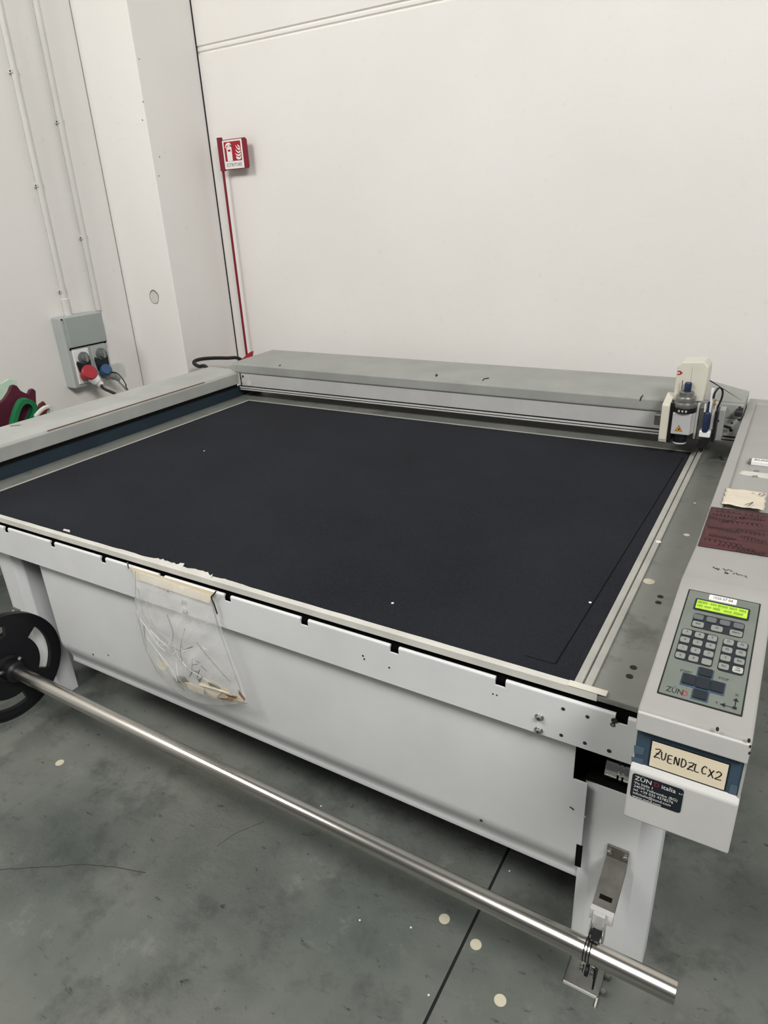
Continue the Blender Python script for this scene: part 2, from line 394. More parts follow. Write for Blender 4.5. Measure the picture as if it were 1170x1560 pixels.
disc(ony(933.5, 1104, AY) + V3((0,-.0006,0)), (0,-1,0), .003, M_steel, 'hole_insert', ap, 10, .0004)

# lower front panel, folded inwards along its bottom
PY = 1.135; PX0, PX1 = -2.108, -.226
pp = [(PY, .70), (PY, .345), (PY+.002, .328), (PY+.009, .308), (PY+.019, .287), (PY+.0265, .268), (PY+.0270, .258), (PY+.0255, .246), (PY+.0265, .2435), (PY+.030, .246), (PY+.031, .270), (PY+.023, .290), (PY+.013, .310), (PY+.005, .345), (PY+.004, .70)]
pn = MB().extr([(PX0, y, z) for y, z in pp], (PX1-PX0-.031, 0, 0)).build('front_panel', M_grey, mc, smooth=True)
pp2 = [p if p[1] < .6 else (p[0], .565) for p in pp]
MB().extr([(PX1-.031, y, z) for y, z in pp2], (.031, 0, 0)).build('panel_end', M_grey, pn, smooth=True)
MB().box(-.2365, -.2225, PY-.0006, PY+.001, .311, .380).build('panel_slot', M_dark, pn)
for x, y, r in ((733,1250,.004),(142,997,.004),(165,998,.003)):
    disc(ony(x, y, PY), (0,-1,0), r, M_chip, 'drilled_hole', pn, 9, .0006)
b = MB()
for x, y in ((870,1232),):
    p = ony(x-2, y-3, PY-.0005); q = ony(x+4, y+2, PY-.0005); b.ribbon([p, (p+q)/2 + V3((.002,0,0)), q], .004, V3((0,-1,0)), .0004)
b.build('paint_chip', M_chip, pn)
disc(ony(891, 1244, PY), (0,-1,0), .003, M_grey2, 'paint_chip', pn, 7, .0006)
# drive roller in the opening beside the panel and the dark interior
MB().box(-2.27, -.128, 1.248, 2.69, .30, T-.0135).build('dark_interior_box', M_dark, mc)  # black box added to keep the interior dark and absorb bounced light
MB().box(-.2625, -.2365, 1.1405, 1.247, .35, .56).build('shade_filler', M_dark, mc)  # black filler added so the gap beside the leg reads as shade
MB().box(-.105, -.095, 1.25, 2.70, .16, .70).build('light_block_panel', M_grey2, mc, bevel=.002)  # unseen panel added to block the right lamp from the floor underneath
MB().box(-.2355, -.0665, 1.1495, 1.2465, .5622, .566).build('leg_top_shade', M_dark, mc)  # black sheet over the leg top, standing in for shade in the opening
rc = ony(946, 1172, 1.18)
rol = MB().lathe(V3((-.198, 1.185, rc.z)), (1,0,0), [(0,.026),(.001,.0295),(.026,.0295),(.0265,.021),(.030,.021),(.0305,.0305),(.036,.0305),(.0365,.022),(.040,.022),(.0405,.0305),(.058,.0305)], 28).build('drive_roller', M_chrome, mc, smooth=True)
MB().lathe(V3((-.235, 1.185, rc.z)), (1,0,0), [(0,.009),(.12,.009)], 14).build('roller_shaft', M_dark, rol, smooth=True)
# legs: folded steel columns
def leg(xa, xb, y0, y1, z1, flip=False):
    wv = xb - xa
    pl2 = [(xa, y0+.004), (xa+.17*wv, y0), (xb-.26*wv, y0), (xb, y0+.020), (xb, y1), (xa, y1)]
    return MB().extr([(x, y, .0) for x, y in pl2], (0, 0, z1)).build('leg', M_grey, mc, bevel=.004)
leg(-.235, -.067, 1.150, 1.246, .562)
leg(-2.41, -2.28, 1.150, 1.246, .70)
leg(-.235, -.067, 2.70, 2.80, .70)
leg(-2.41, -2.28, 2.70, 2.80, .70)
MB().box(-2.45, -.13, 2.72, 2.78, .16, .24).build('rear_crossbar', M_grey2, mc, bevel=.004)

# left guide rail housing
RX0 = -2.812
rp = [(X0-.002, T), (X0-.002, .870), (-2.632, .872), (-2.632, .884), (-2.606, .884), (-2.604, .940), (-2.612, .950), (-2.650, .963), (-2.80, .966), (RX0, .960), (RX0, .62), (X0-.002, .62)]
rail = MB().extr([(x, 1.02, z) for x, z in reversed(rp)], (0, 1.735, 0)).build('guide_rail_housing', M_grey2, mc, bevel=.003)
MB().box(X0-.0015, X0+.0005, 1.05, 2.95, T+.0005, .8695).build('blue_band', M_blue2, rail)
MB().box(-2.631, -2.6075, 1.05, 2.74, .8705, .8835).build('shadow_gap', M_dark, rail)
ln = [onx(x, y, -2.604) for x, y in ((72,655),(110,643),(160,628),(215,611),(265,596),(312,581))]
b = MB(); N = V3((1,0,.45)).normalized()
b.ribbon([V3((-2.6085+.0012, p.y, .9475)) for p in ln], .0048, N, .0006)
b.build('rust_scratch', M_rust, rail)
p = onz(15, 649, .967); MB().ribbon([p, p+V3((.03,.03,0))], .006, V3((0,0,1)), .0006).build('paint_chip', M_chip, rail)

# travelling beam
BY = 2.752; BX0, BX1 = -2.635, -.125
bp_ = [(BY, .945), (BY-.004, .950), (BY-.004, .990), (BY+.006, .998), (3.10, 1.005), (3.112, .995), (3.112, .86), (BY+.05, .86), (BY+.05, .945)]
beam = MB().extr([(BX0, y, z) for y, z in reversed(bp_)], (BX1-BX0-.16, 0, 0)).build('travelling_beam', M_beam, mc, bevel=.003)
xe = BX1-.16
endp = [(xe, BY+.02), (-.125, BY+.02), (-.125, 2.955), (-.29, 3.10), (xe, 3.10)]
MB().extr([(x, y, .86) for x, y in endp], (0, 0, .143)).build('beam_end_cap', M_beam, beam, bevel=.004)
MB().box(xe, -.125, BY-.004, BY+.021, .945, .999).build('beam_end_front', M_beam, beam, bevel=.003)
MB().box(-2.640, -2.600, BY-.008, 2.80, .948, .992).build('beam_end_lug', M_beam, beam, bevel=.006)
MB().box(-2.585, -.125, BY+.004, BY+.051, .876, .9445).build('rail_fascia', M_silver, beam)
MB().box(-2.60, -.125, BY+.001, BY+.051, .8705, .8755).build('rail_groove', M_black, beam)
MB().box(-2.60, -.125, BY-.002, BY+.051, .8625, .870).build('linear_rail', M_silver, beam, bevel=.001)
MB().box(-2.60, -.125, BY+.002, BY+.051, .858, .862).build('rail_shadow_slot', M_black, beam)
MB().box(-2.60, -.125, BY+.000, BY+.051, .852, .8578).build('lower_rail', M_silver, beam, bevel=.001)
for x, y, r in ((370,573.5,.007),(367.5,576,.004),(368,584,.006)): disc(ony(x, y, BY+.0035), (0,-1,0), r, M_chip, 'drilled_hole', beam, 10, .0006)
disc(ony(379.5, 583.5, BY+.0035), (0,-1,0), .016, M_lip, 'adhesive_pad', beam, 14, .001)
b = MB()
for L in (((735,580),(738,577),(745,576)), ((663,572),(666,570)), ((975,611),(977,605),(980,602)), ((664,574),(667,571)), ((425,557),(428,556))):
    MB().ribbon([ony(x, y, BY-.0045) for x, y in L], .005, V3((0,-1,0)), .0005).build('scratch', M_chip, beam)
# white end plate with oil spots at the right end of the beam
ep = MB().box(-.262, -.1255, BY-.002, BY+.0035, .877, .944).build('end_plate', M_silver, beam)
for x, y, r in ((1100.5,639,.009),(1115,644.5,.004),(1126,639,.006),(1113.5,655.5,.0065),(1129,631,.006),(1127,621,.005),(1131,622.5,.004)):
    disc(ony(x, y, BY-.004 if y < 633 else BY-.002), (0,-1,0), r, M_chip, 'oil_spot', beam, 8, .0006)
MB().box(-.150, -.1255, 2.70, 2.79, .967, .985).build('rubber_buffer', M_rubber, beam, bevel=.003)

# tool head on the beam
th = MB().box(-.372, -.215, 2.705, BY-.0045, .862, .985).build('tool_head', M_dsteel, mc, bevel=.003)
hp = [(p.x, p.z) for p in (ony(x, y, 2.655) for x, y in ((1024,612),(1030,572),(1032.5,559),(1039,551.5),(1073,551.5),(1080,560),(1079,572),(1071,612)))]
hd = MB().extr([(x, 2.655, z) for x, z in hp][::-1], (0, .10, 0))
MB_ = hd.build('hood', M_cream, th, bevel=.005, seg=3)
MB().box(-.3075, -.3060, 2.6545, 2.656, 1.03, 1.145).build('hood_seam', M_grey2, th)
fr_h = (V3((-.352, 2.6545, 1.0)), V3((1,0,0)), V3((0,0,1)), V3((0,-1,0)))
c = ony(1036.5, 568, 2.6545)
b = MB(); W = [(-.010,.0075),(.000,.0075),(.0085,0),(.000,-.0075),(-.010,-.0075),(-.010,-.0035),(-.003,-.0035),(.000,0),(-.003,.0035),(-.010,.0035)]
for tri in ((0,1,8,9),(1,2,7,8),(2,3,6,7),(3,4,5,6)): b.poly([c + V3((W[i][0], -.0008, W[i][1])) for i in tri])
b.build('red_emblem', M_red, th)
# left cover plate
cp = [(2.605, .872), (2.600, .885), (2.600, 1.012), (2.606, 1.018), (2.70, 1.040), (2.70, .864), (2.615, .864)]
MB().extr([(-.386, y, z) for y, z in reversed(cp)], (.027, 0, 0)).build('side_cover', M_cream, th, bevel=.003)
MB().box(-.359, -.346, 2.615, 2.70, .87, 1.02).build('cover_gasket', M_black, th, bevel=.002)
MB().box(-.424, -.386, 2.70, BY-.0045, .905, .948).build('clamp_block', M_dsteel, th, bevel=.004)
# spindle
sx, sy = -.314, 2.640
MB().extr([(sx-.033, sy-.030, .905), (sx+.030, sy-.030, .905), (sx+.042, sy+.005, .905), (sx+.042, sy+.05, .905), (sx-.033, sy+.05, .905)], (0, 0, .082)).build('spindle_housing', M_silver, th, bevel=.003)
MB().lathe((sx+.001, sy, .987), (0,0,1), [(0,.036),(.001,.041),(.017,.041),(.018,.037)], 26).build('knurled_collar', M_black, th, smooth=True)
for i in range(3):
    MB().box(sx-.012+.012*i-.003, sx-.012+.012*i+.003, sy-.0422, sy-.040, .993, 1.000).build('collar_mark', M_keywhite, th)
MB().lathe((sx+.001, sy, 1.005), (0,0,1), [(0,.039),(.010,.041),(.018,.038),(.019,.034),(.034,.035),(.038,.033),(.040,.0255),(.054,.0255),(.056,.022)], 30).build('spindle_motor', M_dsteel, th, smooth=True)
MB().lathe((sx+.003, sy, 1.061), (0,0,1), [(0,.012),(.030,.012),(.033,.010)], 20).build('blue_knob', M_toolblue, th, smooth=True)
MB().tube([(sx-.018, sy, 1.05), (sx-.018, sy, 1.100)], .002, 8).build('guide_pin', M_steel, th, smooth=True)
MB().lathe((sx-.002, sy, .905), (0,0,-1), [(0,.030),(.004,.030),(.008,.026),(.034,.024)], 26).build('pressure_foot', M_black, th, smooth=True)
MB().lathe((sx-.002, sy, .871), (0,0,-1), [(0,.0245),(.005,.0235),(.006,.020)], 26).build('foot_ring', M_grey, th, smooth=True)
fr_s = (V3((sx, sy-.0304, .93)), V3((1,0,0)), V3((0,0,1)), V3((0,-1,0)))
slab(fr_s, [(-.019,-.012),(.006,-.012),(-.0065,.011)], 0, .0006).build('warning_sign', M_ink, th)
slab(fr_s, [(-.016,-.0105),(.003,-.0105),(-.0065,.0075)], .0004, .0009).build('warning_face', M_orange, th)
slab(fr_s, [(-.010,-.008),(-.002,-.008),(-.003,-.001),(-.006,.001)], .0008, .0012).build('warning_symbol', M_ink, th)
# pen / knife unit on the right
kx, ky = -.232, 2.615
MB().box(-.272, -.264, 2.64, 2.70, .885, 1.02).build('slide_plate', M_silver, th, bevel=.002)
MB().box(-.262, -.246, 2.645, 2.70, .885, 1.005).build('slide_block', M_dsteel, th, bevel=.002)
MB().lathe((kx, ky, .925), (0,0,1), [(0,.0115),(.068,.0110),(.072,.0085),(.073,.004),(.112,.0035)], 18).build('blue_cylinder', M_toolblue, th, smooth=True)
MB().lathe((kx+.004, ky+.02, .982), (0,0,1), [(0,.0058),(.080,.0052),(.088,.0065),(.098,.0055)], 12).build('white_rod', M_white, th, smooth=True)
MB().lathe((kx-.010, ky+.01, .995), (0,0,1), [(0,.0042),(.030,.0042)], 10).build('white_pin', M_white, th, smooth=True)
MB().lathe((kx+.017, ky+.02, 1.008), (0,0,1), [(0,.0055),(.02,.0055),(.022,.0035),(.034,.0035)], 10).build('brass_fitting', M_brass, th, smooth=True)
MB().box(kx+.012, kx+.024, ky+.015, 2.70, .93, 1.018).build('cream_bracket', M_silver, th, bevel=.002)
MB().box(kx-.018, kx+.020, ky-.008, ky+.03, .905, .928).build('white_clip', M_white, th, bevel=.003)
MB().extr([(kx-.014, ky-.006, .862), (kx+.004, ky-.006, .862), (kx+.022, ky-.006, .893), (kx+.026, ky-.006, .915), (kx+.002, ky-.006, .910), (kx-.016, ky-.006, .895)], (0, .03, 0)).build('knife_holder', M_black, th, bevel=.003)
MB().lathe((kx-.004, ky+.008, .865), (0,0,-1), [(0,.009),(.016,.007),(.022,.003)], 12).build('knife_tip', M_black, th, smooth=True)
MB().box(kx+.024, kx+.033, ky+.01, 2.70, .885, 1.0).build('black_strap', M_black, th)
MB().box(-.214, -.180, 2.69, BY-.0045, .872, .99).build('carriage_plate', M_grey2, th, bevel=.003)
cb = [ony(x, y, yy) for x, y, yy in ((1087,607,2.63),(1089,599,2.63),(1094,592,2.64),(1098,591,2.65),(1101,596,2.66),(1100,605,2.66),(1096,615,2.66),(1092,623,2.66),(1090,632,2.67),(1094,641,2.69),(1100,648,2.71),(1106,650,2.72),(1113,652,2.735))]
MB().tube(smoothpts(cb), .0036, 8).build('tool_cable', M_rubber, th, smooth=True)
MB().tube([cb[-3], cb[-2], cb[-1]], [.004,.006,.005], 10).build('cable_boot', M_rubber, th, smooth=True)

# control console on the right
CX0, CX1 = -.122, .046
KO = V3((CX0, .957, .9475)); KV = V3((0, .383, .0425)).normalized(); KU = V3((1,0,0)); KN = KU.cross(KV)
KP = (KO, KU, KV, KN)
cprof = [(.957, .905), (.953, .915), (.954, .940), (.960, .948), (1.340, .990), (1.36, .990), (1.560, .9645), (1.575, .964), (1.80, .965), (1.803, .957), (2.935, .957), (2.938, .965), (3.0, .964), (3.004, .955), (3.004, .72), (1.0, .72), (1.0, .905)]
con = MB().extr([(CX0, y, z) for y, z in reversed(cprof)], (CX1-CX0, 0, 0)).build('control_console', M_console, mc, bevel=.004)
MB().box(CX0, CX0+.029, 1.80, 2.94, .950, .966).build('tray_rim', M_console, con, bevel=.003)
MB().box(CX1-.029, CX1, 1.80, 2.94, .950, .966).build('tray_rim', M_console, con, bevel=.003)
MB().box(CX0+.001, CX1-.001, .951, .9565, .9045, .9425).build('front_lip', M_lip, con, bevel=.002)
MB().box(CX0+.003, CX1-.004, .962, 1.002, .824, .906).build('blue_band', M_blue, con)
MB().box(CX1-.0045, CX1-.0005, .960, 1.002, .824, .906).build('bare_edge', M_grey2, con)
MB().extr([(CX0, y, z) for y, z in reversed([(.963, .829), (.952, .818), (.948, .712), (1.0, .712), (1.0, .829)])], (CX1-CX0, 0, 0)).build('lower_housing', M_lip, con, bevel=.003)
def patch(pts, y): return [(p.x, p.z) for p in (ony(a, c, y) for a, c in pts)]
for L in (((966,1135),(982,1140),(980,1150),(966,1147)), ((962,1152),(980,1157),(979,1172),(962,1168)), ((1113,1195),(1124,1198),(1122,1212),(1109,1208))):
    MB().extr([(x, .9612, z) for x, z in reversed(patch(L, .962))], (0, .0006, 0)).build('faded_patch', paint('faded_blue', (.075, .115, .155), .1, .6, 0, 8, 100, 0) if 'faded_blue' not in bpy.data.materials else bpy.data.materials['faded_blue'], con)
for x, y, a in ((1093,1110.5,.006),(1141,1128,.006),(1143,1137,.004),(1142,1147,.004)):
    p = ony(x, y, .9512); disc(p, (0,-1,.1), a*.7, M_chip, 'paint_chip', con, 7, .0008, squash=.6)
# hand-written paper label
lab = [V3((p.x, .960, p.z)) for p in (ony(a, c, .960) for a, c in ((990.5,1133.5),(1109.5,1169),(1101,1208),(985.5,1164)))]
lx0, lx1, lz0, lz1 = -.0935, .0215, .832, .8845
MB().box(lx0-.0022, lx1+.0022, .9608, .962, lz0-.0022, lz1+.0022).build('label_border', M_keydark, con)
MB().box(lx0, lx1, .9600, .961, lz0, lz1).build('name_label', M_labelp, con)
fr_l = (V3((lx0, .9599, lz0)), V3((1,0,0)), V3((0,0,1)), V3((0,-1,0)))
G = {'Z': [[(0,.9),(.5,1),(.95,.95),(.5,.5),(0,.05),(.5,.12),(1,.05)],[(.2,.52),(.8,.5)]], 'U': [[(0,1),(.1,.3),(.4,0),(.8,.2),(.9,1)]], 'E': [[(.9,1),(.1,.95),(.05,.5),(.1,.05),(.95,0)],[(.05,.5),(.8,.55)]],
     'N': [[(0,0),(.1,1),(.8,0),(.9,1)]], 'D': [[(.1,1),(.1,0),(.7,.1),(.95,.5),(.7,.9),(.0,1)]], 'L': [[(.1,1),(.05,.1),(.9,.05)]], 'C': [[(.95,.85),(.5,1),(.05,.55),(.3,.05),(.95,.15)]],
     'X': [[(0,1),(1,0)],[(.95,1),(.0,0)]], '2': [[(.05,.75),(.4,1),(.85,.8),(.6,.4),(0,0),(1,.05)]]}
ux = .006
for i, ch in enumerate('ZUENDZLCX2'):
    gw = .0082; lift = .0205 - .0003*i + .0012*math.sin(i*2.1)
    strokes(fr_l, G[ch], ux, lift, gw*(1.1 if ch in 'Z2' else .92), .0165 if i else .020, .0019, M_ink, con, h=.0004)
    ux += .0104
# company sticker
st = [(p.x, p.z) for p in (ony(a, c, .9485) for a, c in ((962,1178),(1041,1200),(1036,1238),(958,1212)))]
cxs = (st[0][0]+st[1][0])/2; sa = (st[1][0]-st[0][0])/2; sb = (st[0][1]-st[3][1])/2
fr_c = (V3((st[0][0]+.002, .9498, st[3][1])), V3((1,0,0)), V3((0,.036,1)).normalized(), V3((0,-1,.036)).normalized())
MB().extr([on(fr_c, u, v, 0) for u, v in rrect(sa, sb, sa, sb, .005)], fr_c[3]*.0008).build('company_sticker', M_keydark, con)
hh = 2*sb
text('ZÜN', fr_c, .004, hh-.0085, .0125, M_white, con, h=.0012, sx=1.05)
text('D', fr_c, .0350, hh-.0085, .0125, M_red, con, h=.0012)
text('italia', fr_c, .047, hh-.0085, .0125, M_white, con, h=.0012)
text('s.r.l.', fr_c, .0745, hh-.0095, .006, M_white, con, h=.0012)
for i, t in enumerate(('Via Italia 1', '24030 Valbrembo (BG)', 'tel. +39 035 4378276', 'infoitalia@zund.com', 'www.zund.com')):
    text(t, fr_c, .004, hh-.0185-.0075*i, .0075, M_white, con, h=.0012)

# keypad overlay on the sloping part
def kq(name, u0, u1, v0, v1, r, h0, h1, mat, bev=0): return slab(KP, rrect((u0+u1)/2000, (v0+v1)/2000, (u1-u0)/2000, (v1-v0)/2000, r/1000), h0, h1).build(name, mat, con, bevel=bev)
kq('overlay_border', 20, 148.5, 43, 358, 2, .0002, .0010, M_ink)
kq('keypad_overlay', 22.5, 146, 46, 355, 2, .0004, .0016, M_overlay)
kq('display_bezel', 37, 133, 293, 331, 4, .0012, .0030, M_keydark, .0006)
kq('display', 40.5, 129.5, 298, 326, 1, .0022, .0034, M_lcd)
for r_, L in ((319, ((43,50),(52,60),(66,76),(79,95),(99,111),(115,126))), (307, ((43,53),(56,68),(72,84),(90,104),(107,122)))):
    for a, c in L:
        s = MB()
        x = a
        while x < c:
            hgt = random.choice((4, 6, 7)); s.obox(on(KP, x/1000, r_/1000, .0033), KU, KV, KN, .0006, hgt/2000, .0003); x += 2.1
        s.build('display_text', M_lcdink, con)
kq('number_tape', 59, 108, 334.5, 351, 2, .0012, .0034, M_white, .0005)
text('1020 07 04', KP, .0835, .3425, .0125, M_ink, con, h=.0038, align='CENTER', sx=.62)
kq('key_field', 41.5, 129, 238, 283, 6, .0010, .0022, M_keydark)
kq('key_field', 29.5, 91, 139, 229, 6, .0010, .0022, M_keydark)
kq('key_field', 99.3, 140.3, 137, 228, 6, .0010, .0022, M_keydark)
def key(u, v, a, c, mat, t=None, tm=None, ts=.008):
    slab(KP, rrect(u/1000, v/1000, a/1000, c/1000, .0035), .0018, .0040).build('key', mat, con, bevel=.0008)
    if t: text(t, KP, u/1000, v/1000, ts, tm or M_ink, con, 'key_lettering', 'CENTER', .0045, sx=.7)
for u in (50.5, 73, 96, 119): key(u, 271, 8.8, 7.5, M_key2)
key(53, 248.5, 9.8, 8, M_key, 'Shift', None, .007); key(85, 248.5, 9.8, 8, M_key, 'F4', None, .007); key(117, 247.5, 10.5, 8, M_key, 'MENU', None, .007)
nt = [['7','4','1','±'], ['8','5','2','0'], ['9','6','3','']]
for i, u in enumerate((38.8, 60.2, 81.5)):
    for j, v in enumerate((217.5, 195, 172, 149.5)): key(u, v, 8, 7.6, M_key, nt[i][j])
rt = [['F1','F3','T','Esc'], ['F2','F4','Ent','ON LINE']]
for i, u in enumerate((108.7, 130.3)):
    for j, v in enumerate((217.5, 195, 172, 149)):
        key(u, v, 8.2, 7.6, M_keywhite if (i, j) == (1, 3) else M_key, rt[i][j] if (i, j) != (1, 3) else 'ON\nLINE', None, .0075 if (i, j) != (1, 3) else .006)
# cross-shaped jog keys
cu, cv = 83.8, 93
cross = [(-13,40),(13,40),(13,16),(34,16),(34,-16),(13,-16),(13,-42),(-13,-42),(-13,-16),(-34,-16),(-34,16),(-13,16)]
slab(KP, [((cu+a)/1000, (cv+c)/1000) for a, c in reversed(cross)], .0010, .0026).build('jog_field', M_blue, con, bevel=.002)
for a, c, x, y in ((0,28,10.5,10.5),(0,-29,10.5,10.5),(-22,0,10,12.5),(22,0,10,12.5),(0,0,10.5,14)):
    slab(KP, rrect((cu+a)/1000, (cv+c)/1000, x/1000, y/1000, .002), .0022, .0052).build('jog_key', M_keydark, con, bevel=.0012)
text('START', KP, .0545, .1125, .0085, M_ink, con, h=.0020, align='CENTER', sx=.8)
text('STOP', KP, .1125, .1185, .0085, M_ink, con, h=.0020, align='CENTER', sx=.8)
text('ZÜN', KP, .032, .0585, .0185, M_ink, con, h=.0020, sx=.68)
text('D', KP, .0570, .0585, .0185, M_red, con, h=.0020, sx=.66)
b = MB()
for L in (((136,57),(136,73)), ((136,57),(119,57))): b.ribbon([on(KP, a/1000, c/1000, .0020) for a, c in L], .0016, KN)
for L in (((131.5,73),(140.5,73),(136,81)), ((122,52),(122,62),(114,57)), ((133,54),(139,54),(139,60),(133,60))): b.poly([on(KP, a/1000, c/1000, .0021) for a, c in L])
b.build('axis_arrows', M_ink, con)
text('Y', KP, .1095, .0575, .008, M_ink, con, h=.0020, align='CENTER'); text('X', KP, .136, .0880, .008, M_ink, con, h=.0020, align='CENTER')
# marker note behind the keypad
def scrib(n, seed, wd=1.0, amp=.5):
    random.seed(seed); x = 0; P = []
    for i in range(n): P.append((x, random.uniform(-amp, amp))); x += wd*random.uniform(.5, 1)
    return P
BN = V3((0, .0255, .20)).normalized(); BV = V3((0, .20, -.0255)).normalized(); BN = KU.cross(BV)
def onp(px, py, o_, N): r = ray(px, py); return CAM + r*((o_-CAM).dot(N)/r.dot(N))
b = MB(); sd = 11
for (xa, ya), (xb, yb) in (((1085.5,864.5),(1095.5,867.5)), ((1101,867),(1116,870)), ((1104,872.5),(1110,873.5)), ((1117,873.5),(1139,879))):
    pa = onp(xa, ya, V3((0,1.36,.9903)), BN); pb = onp(xb, yb, V3((0,1.36,.9903)), BN); d = pb-pa; n = 14
    random.seed(sd); sd += 1
    b.ribbon([pa + d*(i/(n-1)) + BV*random.uniform(-.008, .008) for i in range(n)], .0016, BN, .0007)
b.build('marker_note', M_ink, con)

# roll-holder arm on the right leg
def arm(xa, xb, full=True):
    y0, z0, y1, z1 = 1.149, .372, 1.030, .345
    d = V3((0, y1-y0, z1-z0)); N = V3((0, z0-z1, -(y0-y1))).normalized()
    if N.z < 0: N = -N
    a = MB().extr([(xa, 1.150, .352), (xb, 1.150, .352), (xb, 1.150, .404), (xa, 1.150, .404)], (0, -.006, 0)).build('holder_arm', M_zinc, mc, bevel=.0015)
    MB().extr([(xa, y0, z0), (xa, y0-.004, z0-.03), (xa, y1+.004, z1-.022), (xa, y1, z1)], (xb-xa, 0, 0)).build('arm_body', M_zinc, a, bevel=.001)
    MB().box(xa-.001, xb+.001, y1-.008, y1+.004, z1-.030, z1+.001).build('arm_end_bar', M_silver, a, bevel=.001)
    MB().extr([V3((xa+.010, y1+.020, z1+.0047)), V3((xb-.010, y1+.020, z1+.0047)), V3((xb-.010, y1+.030, z1+.0070)), V3((xa+.010, y1+.030, z1+.0070))], (0, 0, .0006)).build('arm_slot', M_dark, a)
    for x in (xa+.006, xb-.006):
        MB().lathe((x, 1.144, .388), (0,-1,0), [(0,.0055),(.004,.0055),(.0055,.004)], 12).build('bolt', M_steel, a, smooth=True)
    return a
am = arm(-.172, -.126)
ty = .98
def tz(x): return .2715 + (x-.013)*(.297-.2715)/(-2.2-.013)
tx = -.152
MB().box(tx-.012, tx+.012, 1.012, 1.0215, .278, .346).build('hook_strap', M_silver, am, bevel=.001)
for s in (-1, 1): MB().box(tx-.0135*s-.0015, tx-.0135*s+.0015, 1.0, 1.025, .268, .318).build('hook_cheek', M_steel, am, bevel=.0006)
MB().box(tx-.008, tx+.010, .985, 1.012, .298, .306).build('hook_catch', M_black, am, bevel=.001)
b = MB()
for xx in (tx-.014, tx-.008, tx-.002):
    P = [V3((xx, ty+.0238*math.cos(q), tz(xx)+.0238*math.sin(q))) for q in (math.radians(a) for a in range(-30, 215, 12))]
    b.tube(P, .0012, 6)
b.build('clamp_wire', M_black, am, smooth=True)
for dx, r, mt in ((-.018,.010,M_chrome),(-.007,.0125,M_black),(.004,.011,M_chrome)):
    MB().lathe((tx+dx, ty-.018, tz(tx)-.036), (1,0,0), [(0,r*.8),(.001,r),(.007,r),(.008,r*.8)], 18).build('latch_roller', mt, am, smooth=True)
MB().extr([(tx+.012, ty-.030, tz(tx)-.07), (tx+.012, ty+.02, tz(tx)-.05), (tx+.012, ty+.03, tz(tx)-.005), (tx+.012, ty-.02, tz(tx)-.02)], (.004, 0, 0)).build('latch_plate', M_black, am)
# foot plate under the leg with a worn bright edge
fp = MB().box(-.222, -.140, 1.062, 1.155, .0, .006).build('foot_plate', M_dsteel, mc, bevel=.001)
MB().box(-.222, -.140, 1.0605, 1.0635, .0, .0075).build('worn_edge', M_beige, fp)
MB().box(-.143, -.1395, 1.040, 1.0635, .0, .0075).build('worn_edge', M_beige, fp)
for x, y in ((926,1489),(919,1512)):
    p = onz(x, y, .01); MB().lathe((p.x, p.y, 0.006 if p.y > 1.062 else 0), (0,0,1), [(0,.008),(.012,.008),(.014,.006)], 6).build('anchor_bolt', M_zinc, fp)
arm(-2.40, -2.354)

# ------------------------------------------------------------------ roll bar with its black end disc
rb = empty('roll_bar', (-1.1, ty, .28), 'long stainless roll bar with black slotted end disc along the machine front', 'bar')
xA, xB = -2.17, .013
ring = []
tb = MB(); nseg = 40
def circ(x, r): return [V3((x, ty + r*math.cos(2*math.pi*i/nseg), tz(x) + r*math.sin(2*math.pi*i/nseg))) for i in range(nseg)]
rings = [circ(xA, .0228), circ(xB-.001, .0228), circ(xB, .0222), circ(xB, .0205), circ(xB-.25, .0205)]
for R in rings: tb.v += R
for i in range(len(rings)-1):
    for j in range(nseg): j2 = (j+1) % nseg; tb.f.append((i*nseg+j, i*nseg+j2, (i+1)*nseg+j2, (i+1)*nseg+j))
tb.f.append(tuple(4*nseg+j for j in range(nseg)))
tb.build('tube', M_tube, rb, smooth=True)
DX, DZ = -2.215, tz(-2.215)
dm = MB(); NA = 96
def cell(q0, q1, r0, r1, xa, xb):
    P = [V3((x, ty + r*math.cos(q), DZ + r*math.sin(q))) for x in (xa, xb) for q, r in ((q0, r0), (q0, r1), (q1, r1), (q1, r0))]
    n = len(dm.v); dm.v += P
    dm.f += [tuple(n+i for i in t) for t in ((0,1,2,3),(7,6,5,4),(0,4,5,1),(1,5,6,2),(2,6,7,3),(3,7,4,0))]
for i in range(NA):
    q0, q1 = 2*math.pi*i/NA, 2*math.pi*(i+1)/NA; qd = math.degrees((q0+q1)/2)
    slot = any(abs((qd - c + 180) % 360 - 180) < 35 for c in (2, 113, 247))
    cell(q0, q1, .0, .118, DX-.010, DX+.010)
    if not slot: cell(q0, q1, .118, .162, DX-.010, DX+.010)
    cell(q0, q1, .162, .192, DX-.010, DX+.010); cell(q0, q1, .192, .200, DX-.014, DX+.014)
dm.build('end_disc', M_disc, rb)
MB().lathe((DX+.010, ty, DZ), (1,0,0), [(0,.052),(.006,.050),(.010,.040),(.050,.038),(.054,.034),(.058,.030)], 28).build('hub', M_black, rb, smooth=True)
for q in (40, 160, 280):
    c = V3((DX+.035, ty+.036*math.cos(math.radians(q)), DZ+.036*math.sin(math.radians(q))))
    MB().lathe(c, (0, math.cos(math.radians(q)), math.sin(math.radians(q))), [(0,.007),(.012,.007),(.014,.005)], 10).build('hub_screw', M_zinc, rb, smooth=True)
MB().lathe((-2.40, ty, DZ), (1,0,0), [(0,.0255),(.172,.0255)], 20).build('stub_axle', M_black, rb, smooth=True)

